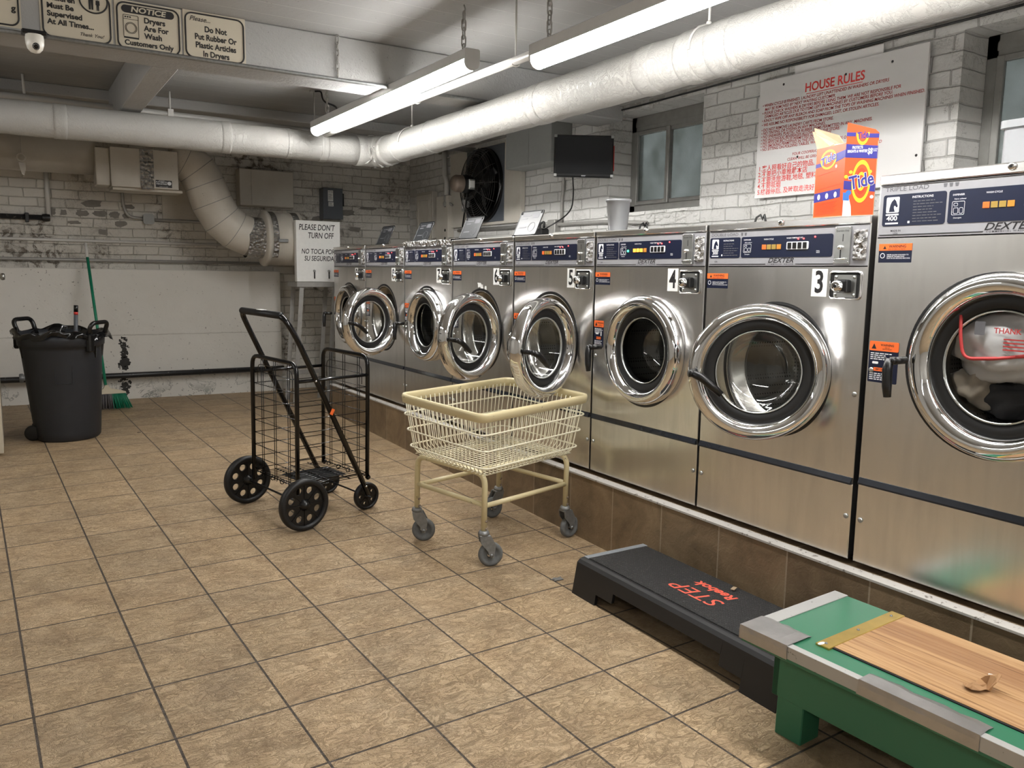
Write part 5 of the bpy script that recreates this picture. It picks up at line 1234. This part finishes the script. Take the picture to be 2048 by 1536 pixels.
x, y = .80, 6.70
cb_ = MB().sphere((0, 0, .003), .010, 8, 6, 0, (1.5, 1, .5)).build('paper_scrap', M['fanmetal'], None, (x, y, fz(x, y))); tag(cb_, 'dark crumb on the floor tiles to the right of the bin', 'paper_scrap')

# ---- bin with liner
root = on_floor('trash_bin', 'big charcoal wheeled bin with a black liner folded over its rim', 'bin', .315, 6.79, math.radians(-12))
n = 56
def ring(r, z, flat=0):   # round, flattened a little at the back and the wheel side
    out = []
    for i in range(n):
        a = 2*PI*i/n; k = 1-.05*max(0, math.cos(a*2))*flat; out.append((r*k*math.cos(a), r*k*math.sin(a), z))
    return out
lv = [(.232, .0), (.243, .012), (.247, .06), (.278, .66), (.282, .685), (.296, .690), (.300, .74), (.296, .775), (.286, .775), (.280, .70), (.232, .03), (.001, .028)]
V = []; F = []
for r, z in lv: V += ring(r, z, 1)
for j in range(len(lv)-1):
    for i in range(n): i2 = (i+1) % n; F.append((j*n+i, j*n+i2, (j+1)*n+i2, (j+1)*n+i))
F.append(list(range(n))[::-1])
# wheel notch: pull in the lower left of the body
def notch(v):
    x, y, z = v
    if z < .20 and x < -.10: k = min(1, (.20-z)/.06); return (x+(.030*k)*min(1, (-x-.10)/.08), y, z)
    return v
V = [notch(v) for v in V]
recalc(MB().add(V, F, 0, True).build('body', M['binplastic'], root))
b = MB(); P = rrect(-.11, .0, .43, .60, .006, 2); b.tube([Vector((p[0]+.10, -math.sqrt(max(.01, .268**2-(p[0]+.10)**2))-.003, p[1])) for p in P], .002, 5, 0, True)
b.build('moulded_panel', M['binplastic'], root)
for s in (-1, 1):
    T = Matrix.Rotation(-.50, 4, 'Z')
    b = MB(); b.tube([T @ Vector(p) for p in fillet([(s*.270, -.085, .745), (s*.315, -.095, .86), (s*.315, .095, .86), (s*.270, .085, .745)], .05, 6)], .0155, 10); b.box(s*.292-.02, s*.292+.02, -.11, -.06, .65, .78, 0, .01, T); b.build('handle', M['black'], root)
for y in (-.13, .13):
    MB().lathe([(.0005, -.018), (.042, -.018), (.055, -.014), (.057, 0), (.055, .014), (.042, .018), (.0005, .018)], Matrix.Translation((-.190, y, .057)) @ Matrix.Rotation(PI/2, 4, 'X'), 28).build('wheel', M['rubber'], root)
MB().cyl((-.190, -.13, .057), (-.190, .13, .057), .009, 10).build('axle', M['zinc'], root)
random.seed(13); V = []; F = []; n = 90; lvl = [(.262, .60), (.283, .775), (.296, .800), (.312, .785), (.314, .772), (.314, .752)]
for j, (r, z) in enumerate(lvl):
    for i in range(n):
        a = 2*PI*i/n; f_ = (.010*math.sin(a*9+j)+.008*math.sin(a*23+2*j)+random.uniform(-.004, .004))*(1 if j else .5)
        zz2 = z + (.016*math.sin(a*4+1)+.010*math.sin(a*11)+random.uniform(-.006, .006))*(1 if j > 0 else 0)
        da = abs((a-.20+PI) % (2*PI)-PI)
        if j >= 4 and da < .30: zz2 -= (.075 if j == 5 else .03)*(1-da/.30); f_ += .02*(1-da/.3)
        V.append(((r+f_)*math.cos(a), (r+f_)*math.sin(a), zz2))
for j in range(len(lvl)-1):
    for i in range(n): i2 = (i+1) % n; F.append((j*n+i, j*n+i2, (j+1)*n+i2, (j+1)*n+i))
ln = MB().add(V, F, 0, True).build('liner', M['bag'], root); mod(ln, 'SUBSURF', levels=1, render_levels=1)
MB().add([(.262*math.cos(2*PI*i/24), .262*math.sin(2*PI*i/24), .60+.02*math.sin(i*2.1)) for i in range(24)], [list(range(24))]).build('rubbish_bag_top', M['bag'], root)
# stick standing in the bin
root = thing('stick', 'short dark stick with a red and blue band standing in the bin', 'stick', (.415, 6.88, .80), (math.radians(2), math.radians(3), 0))
MB().cyl((0, 0, -.05), (0, 0, .235), .014, 12).build('blue_sleeve', M['disc'], root); MB().cyl((0, 0, .235), (0, 0, .255), .0145, 12).build('red_band', M['redprint'], root); MB().cyl((0, 0, .255), (0, 0, .305), .015, 12).build('tip', M['black'], root)
# ---- broom behind the bin
root = thing('broom', 'green-handled broom leaning on the back wall behind the bin', 'broom', (.69, 7.80, fz(.69, 7.8)))
z0 = fz(.69, 7.8); base = Vector((-.005, .02, .20))
top = Vector((.618-.69, 8.215-7.80, 1.592-z0)); gp = base+(top-base)*.905
MB().cyl(base, gp, .0125, 14).build('stick', M['bgreen'], root)
b = MB(); b.cyl(gp, top, .0135, 14); b.sphere(top, .0135, 12, 6); b.build('white_grip', M['pvc'], root)
b = MB(); b.prism([(-.125, .150), (-.11, .165), (-.03, .185), (-.012, .215), (.012, .215), (.03, .185), (.10, .170), (.150, .150), (.145, .140), (-.12, .140)], -.020, .020, FR(0, 0, 0)); b.build('head', M['ivory'], root)
for i in range(30):
    t = i/29; x0 = -.125+.265*t; x1 = -.165+.355*t
    b = MB()
    for k in range(3): yy = -.012+.012*k; b.cyl((x0, yy, .145), (x1+.006*random.uniform(-1, 1), yy*2.2, .004+.006*random.random()), .0036, 5, 0, .0045)
    b.build('bristle_tuft', M['bgreen'] if t > .62 or t < .2 else M['bgrey'], root)

# ================================================================ things on the washers
# detergent carton
zc = ZB+1.211
root = thing('detergent_box', 'open orange detergent carton with torn flaps, standing on washer 3', 'detergent box', (2.56, 1.86, zc))
OR = M['boxorange']
b = MB(); t = .002
def sheet(p, mat=0, mat_in=1):
    p = [Vector(q) for q in p]; nrm = (p[1]-p[0]).cross(p[-1]-p[0]).normalized()*t
    n_ = len(p); b.add(p, [list(range(n_))], mat); b.add([q-nrm for q in p], [list(range(n_))[::-1]], mat_in)
    for i in range(n_): j = (i+1) % n_; b.add([p[j], p[i], p[i]-nrm, p[j]-nrm], [(0, 1, 2, 3)], mat_in)
Lc, Mc, Rc = Vector((.015, .171, .010)), Vector((-.060, -.008, .004)), Vector((.0, -.091, .007)); Bc = Lc+(Rc-Mc)
up = Vector((0, 0, 1))
def P3(a, c, u, v): return a+(c-a)*u+up*v
HS, HF = .250, .318
sheet([Lc, Mc, Mc+up*HS, Lc+up*HS]); sheet([Mc, Rc, Rc+up*(HF-.042), Rc+up*(HF-.030)-(Rc-Mc)*.12, Mc+up*HF]); sheet([Rc, Bc, Bc+up*HS, Rc+up*HS]); sheet([Bc, Lc, Lc+up*HS, Bc+up*HS])
sheet([Lc, Bc, Rc, Mc])
b.build('carton', [OR, M['card']], root)
b = MB(); sheet([Lc+up*HS, Mc+up*HS*1.0+(Lc-Mc)*.55, Mc+up*HS+(Lc-Mc)*.52+up*.01+(Rc-Mc)*.15, Lc+up*(HS+.070)+(Lc-Mc)*.22], 1, 1); sheet([Lc+up*HS, Bc+up*HS, Bc+up*(HS+.05)+(Bc-Rc)*.3, Lc+up*(HS+.08)+(Lc-Mc)*.15], 1, 1); b.build('torn_flap', [OR, M['card']], root)
b = MB(); sheet([Mc+up*HS, Rc+up*HS*1.0, Rc+up*(HS-.003)+(Lc-Mc)*.3, Mc+up*(HS+.003)+(Lc-Mc)*.4], 1, 1); b.build('inner_flap', [OR, M['boxwhite']], root)
def facemat(a, c):      # drawing frame on a wall: x from a to c, y up
    ex = (c-a).normalized(); n_ = ex.cross(up); return Matrix.Translation(a) @ Matrix(((ex.x, 0, n_.x, 0), (ex.y, 0, n_.y, 0), (0, 1, 0, 0), (0, 0, 0, 1))), (c-a).length
Tf, wf = facemat(Mc, Rc); Ts, ws = facemat(Lc, Mc)
def bull(b, T, cx, cy, rx, ry, z=.0008):
    for k, mm, zz3 in ((1.0, 1, 0), (.80, 0, .0003), (.62, 4, .0006), (.44, 1, .0009), (.30, 0, .0011)):
        b.prism([(cx+rx*k*math.cos(a), cy+ry*k*math.sin(a)) for a in [2*PI*i/48 for i in range(48)]], 0, z+zz3, T, mm)
BM = [OR, M['boxyellow'], M['boxblue'], M['boxwhite'], M['boxdark'], M['lightblue']]
b = MB()
b.prism([(0, .092), (wf, .082), (wf, .108), (0, .122)], 0, .0007, Tf, 2)
bull(b, Tf, wf*.54, .118, wf*.295, .072)
Tt = Tf @ Matrix.Translation((wf*.54, .118, .0024)) @ Matrix.Rotation(math.radians(14), 4, 'Z')
b.text('Tide', .062, Tt, 3, .05, .12, xs=.70); b.text('Tide', .062, Tt @ Matrix.Translation((0, 0, .0005)), 2, .022, .12, xs=.70)
b.prism([(0, .200), (wf, .193), (wf, .236), (0, .246)], 0, .0007, Tf, 2)
b.text('PROTECTS\nBRIGHTS & WHITES!', .0125, Tf @ Matrix.Translation((wf*.36, .226, .001)), 3, .03, xs=.56)
b.text('$8', .027, Tf @ Matrix.Translation((wf*.755, .218, .001)), 3, .03, xs=.55); b.text('IN LAUNDRY\nSAVINGS', .0058, Tf @ Matrix.Translation((wf*.905, .222, .001)), 3, .02, xs=.5)
b.prism([(0, .285), (wf*.28, .283), (wf*.28, .270), (0, .272)], 0, .0007, Tf, 2); b.prism([(wf*.68, .278), (wf, .276), (wf, .262), (wf*.68, .264)], 0, .0007, Tf, 2)
cx, cy = wf*.5, .282
for k, mm, dz in ((1, 1, 0), (.74, 0, .0003)):
    b.prism([(cx+wf*.20*k*math.cos(a), cy+.042*k*math.sin(a)) for a in [PI+PI*i/24 for i in range(25)]], 0, .0008+dz, Tf, mm)
b.text('Tide', .032, Tf @ Matrix.Translation((cx, cy-.010, .0016)) @ Matrix.Rotation(math.radians(8), 4, 'Z'), 2, .03, .1, xs=.62)
b.prism([(wf*.02, .0), (wf*.30, .0), (wf*.27, .035), (wf*.20, .06), (wf*.02, .055)], 0, .0007, Tf, 3)
b.prism([(0, .055), (wf*.20, .053), (wf*.19, .078), (0, .082)], 0, .0008, Tf, 5); b.lathe([(.0001, .001), (.009, .001)], Tf @ Matrix.Translation((wf*.17, .080, 0)), 16, 5)
for x, y in ((.06, .135), (.20, .150), (.80, .150), (.86, .128)): b.lathe([(.0001, .0007), (.006, .0007)], Tf @ Matrix.Translation((wf*x, y, 0)), 14, 1)
b.lathe([(.0001, .0008), (.006, .0008)], Tf @ Matrix.Translation((wf*.90, .065, 0)), 12, 3)
b.text('NET WT', .006, Tf @ Matrix.Translation((wf*.6, .012, .001)), 4)
b.build('front_print', BM, root)
b = MB()
b.prism([(0, .180), (ws*.30, .182), (ws*.30, .196), (0, .194)], 0, .0007, Ts, 2); b.prism([(ws*.68, .186), (ws, .196), (ws, .222), (ws*.68, .216)], 0, .0007, Ts, 2)
bull(b, Ts, ws*.44, .202, ws*.27, .034)
Tt = Ts @ Matrix.Translation((ws*.44, .202, .0024)) @ Matrix.Rotation(math.radians(10), 4, 'Z')
b.text('Tide', .038, Tt, 3, .05, .12, xs=1.45); b.text('Tide', .038, Tt @ Matrix.Translation((0, 0, .0005)), 2, .02, .12, xs=1.45)
b.prism([(0, .055), (ws*.9, .062), (ws*.9, .092), (0, .088)], 0, .0007, Ts, 2)
for x in (.18, .46, .75): b.lathe([(.0001, .001), (.010, .001)], Ts @ Matrix.Translation((ws*x, .073, 0)), 16, 3)
for i in range(9): b.prism([(ws*.06, .048-.005*i), (ws*(.8-.05*(i % 3)), .049-.005*i), (ws*(.8-.05*(i % 3)), .0505-.005*i), (ws*.06, .0495-.005*i)], 0, .0006, Ts, 4)
b.prism([(ws*.02, .098), (ws*.97, .108), (ws*.97, .109), (ws*.02, .099)], 0, .0006, Ts, 4); b.prism([(ws*.08, .150), (ws*.75, .158), (ws*.75, .159), (ws*.08, .151)], 0, .0006, Ts, 4)
b.lathe([(.0001, .0008), (.006, .0008)], Ts @ Matrix.Translation((ws*.72, .172, 0)), 12, 3)
b.build('side_print', BM, root)
# clear cup
root = thing('plastic_cup', 'clear frosted plastic tub standing on washer 4', 'cup', (2.555, 3.152, zc)); root.scale = (.93, .93, .93)
MB().lathe([(.0005, .0), (.046, .0), (.049, .005), (.061, .152), (.067, .153), (.067, .165), (.060, .165), (.058, .148), (.046, .008), (.0005, .006)], None, 40).build('tub', M['cup'], root)
# white bucket on the triple washer
root = thing('white_tub', 'white plastic storage tub on the triple washer at the right edge', 'tub', (2.80, 1.285, ZB+1.336))
b = MB(); b.prism(rrect(-.12, .12, -.145, .145, .03), 0, .135, None); b.build('tub', M['cup'], root)
MB().prism(rrect(-.128, .128, -.153, .153, .03), .135, .158, None).build('lid', M['cup'], root)
# laundry in the triple washer
cy_, cz_ = 1.272, ZB+.745
random.seed(17)
def blob(name, c, s, mat, amp, label, cat, seed, fine=0.0):
    bm = bmesh.new(); bmesh.ops.create_icosphere(bm, subdivisions=4, radius=1)
    r = random.Random(seed); ph = [Vector((r.uniform(-4, 4), r.uniform(-4, 4), r.uniform(-4, 4))) for _ in range(6)]
    for v in bm.verts:
        d = 1+amp*sum(math.sin(v.co.dot(p)*(1+.35*i)+i) for i, p in enumerate(ph))/3; n_ = v.co.copy(); d += fine*sum(abs(math.sin(n_.dot(p)*3.1+i*2)) for i, p in enumerate(ph[:4]))/4; v.co = Vector((n_.x*s[0], n_.y*s[1], n_.z*s[2]))*d
    root = thing(name, label, cat, c)
    MB().bm(bm, 0, True).build('bulk', mat, root); return root
r1 = blob('carrier_bag', (XF+.06, cy_-.03, cz_+.065), (.085, .165, .105), M['bagwhite'], .16, 'white carrier bag with red print pressed against the glass of the triple washer', 'bag', 3, .16)
b = MB()
b.tube(fillet([(-.090, .125, .085), (-.097, .118, .02), (-.094, .105, -.045), (-.098, .0, -.035), (-.085, -.10, -.015)], .03), .0055, 6); b.tube(fillet([(-.060, .14, .095), (-.085, .06, .100), (-.07, -.05, .110)], .03), .005, 6)
b.build('red_trim', M['red'], r1)
FB = FX(-.101, 0, 0); MB().text('THANK YOU', .022, FB @ Matrix.Translation((.045, .045, 0)), 0, .02).build('lettering', M['red'], r1)
MB().prism(rrect(-.075, -.045, .03, .07, .003, 2), 0, .001, FB).build('printed_square', M['inkgrey'], r1)
for i in range(4): MB().prism([(.01, .02-.01*i), (.07, .02-.01*i), (.07, .024-.01*i), (.01, .024-.01*i)], 0, .001, FB).build('printed_line', M['red'], r1)
blob('garment', (XF+.07, cy_+.085, cz_-.085), (.06, .075, .065), M['cloth1'], .22, 'beige garment behind the glass of the triple washer, below the carrier bag', 'clothing', 5)
blob('garment', (XF+.08, cy_-.05, cz_-.10), (.06, .12, .07), M['cloth2'], .18, 'dark garment behind the glass of the triple washer, below the carrier bag', 'clothing', 9)
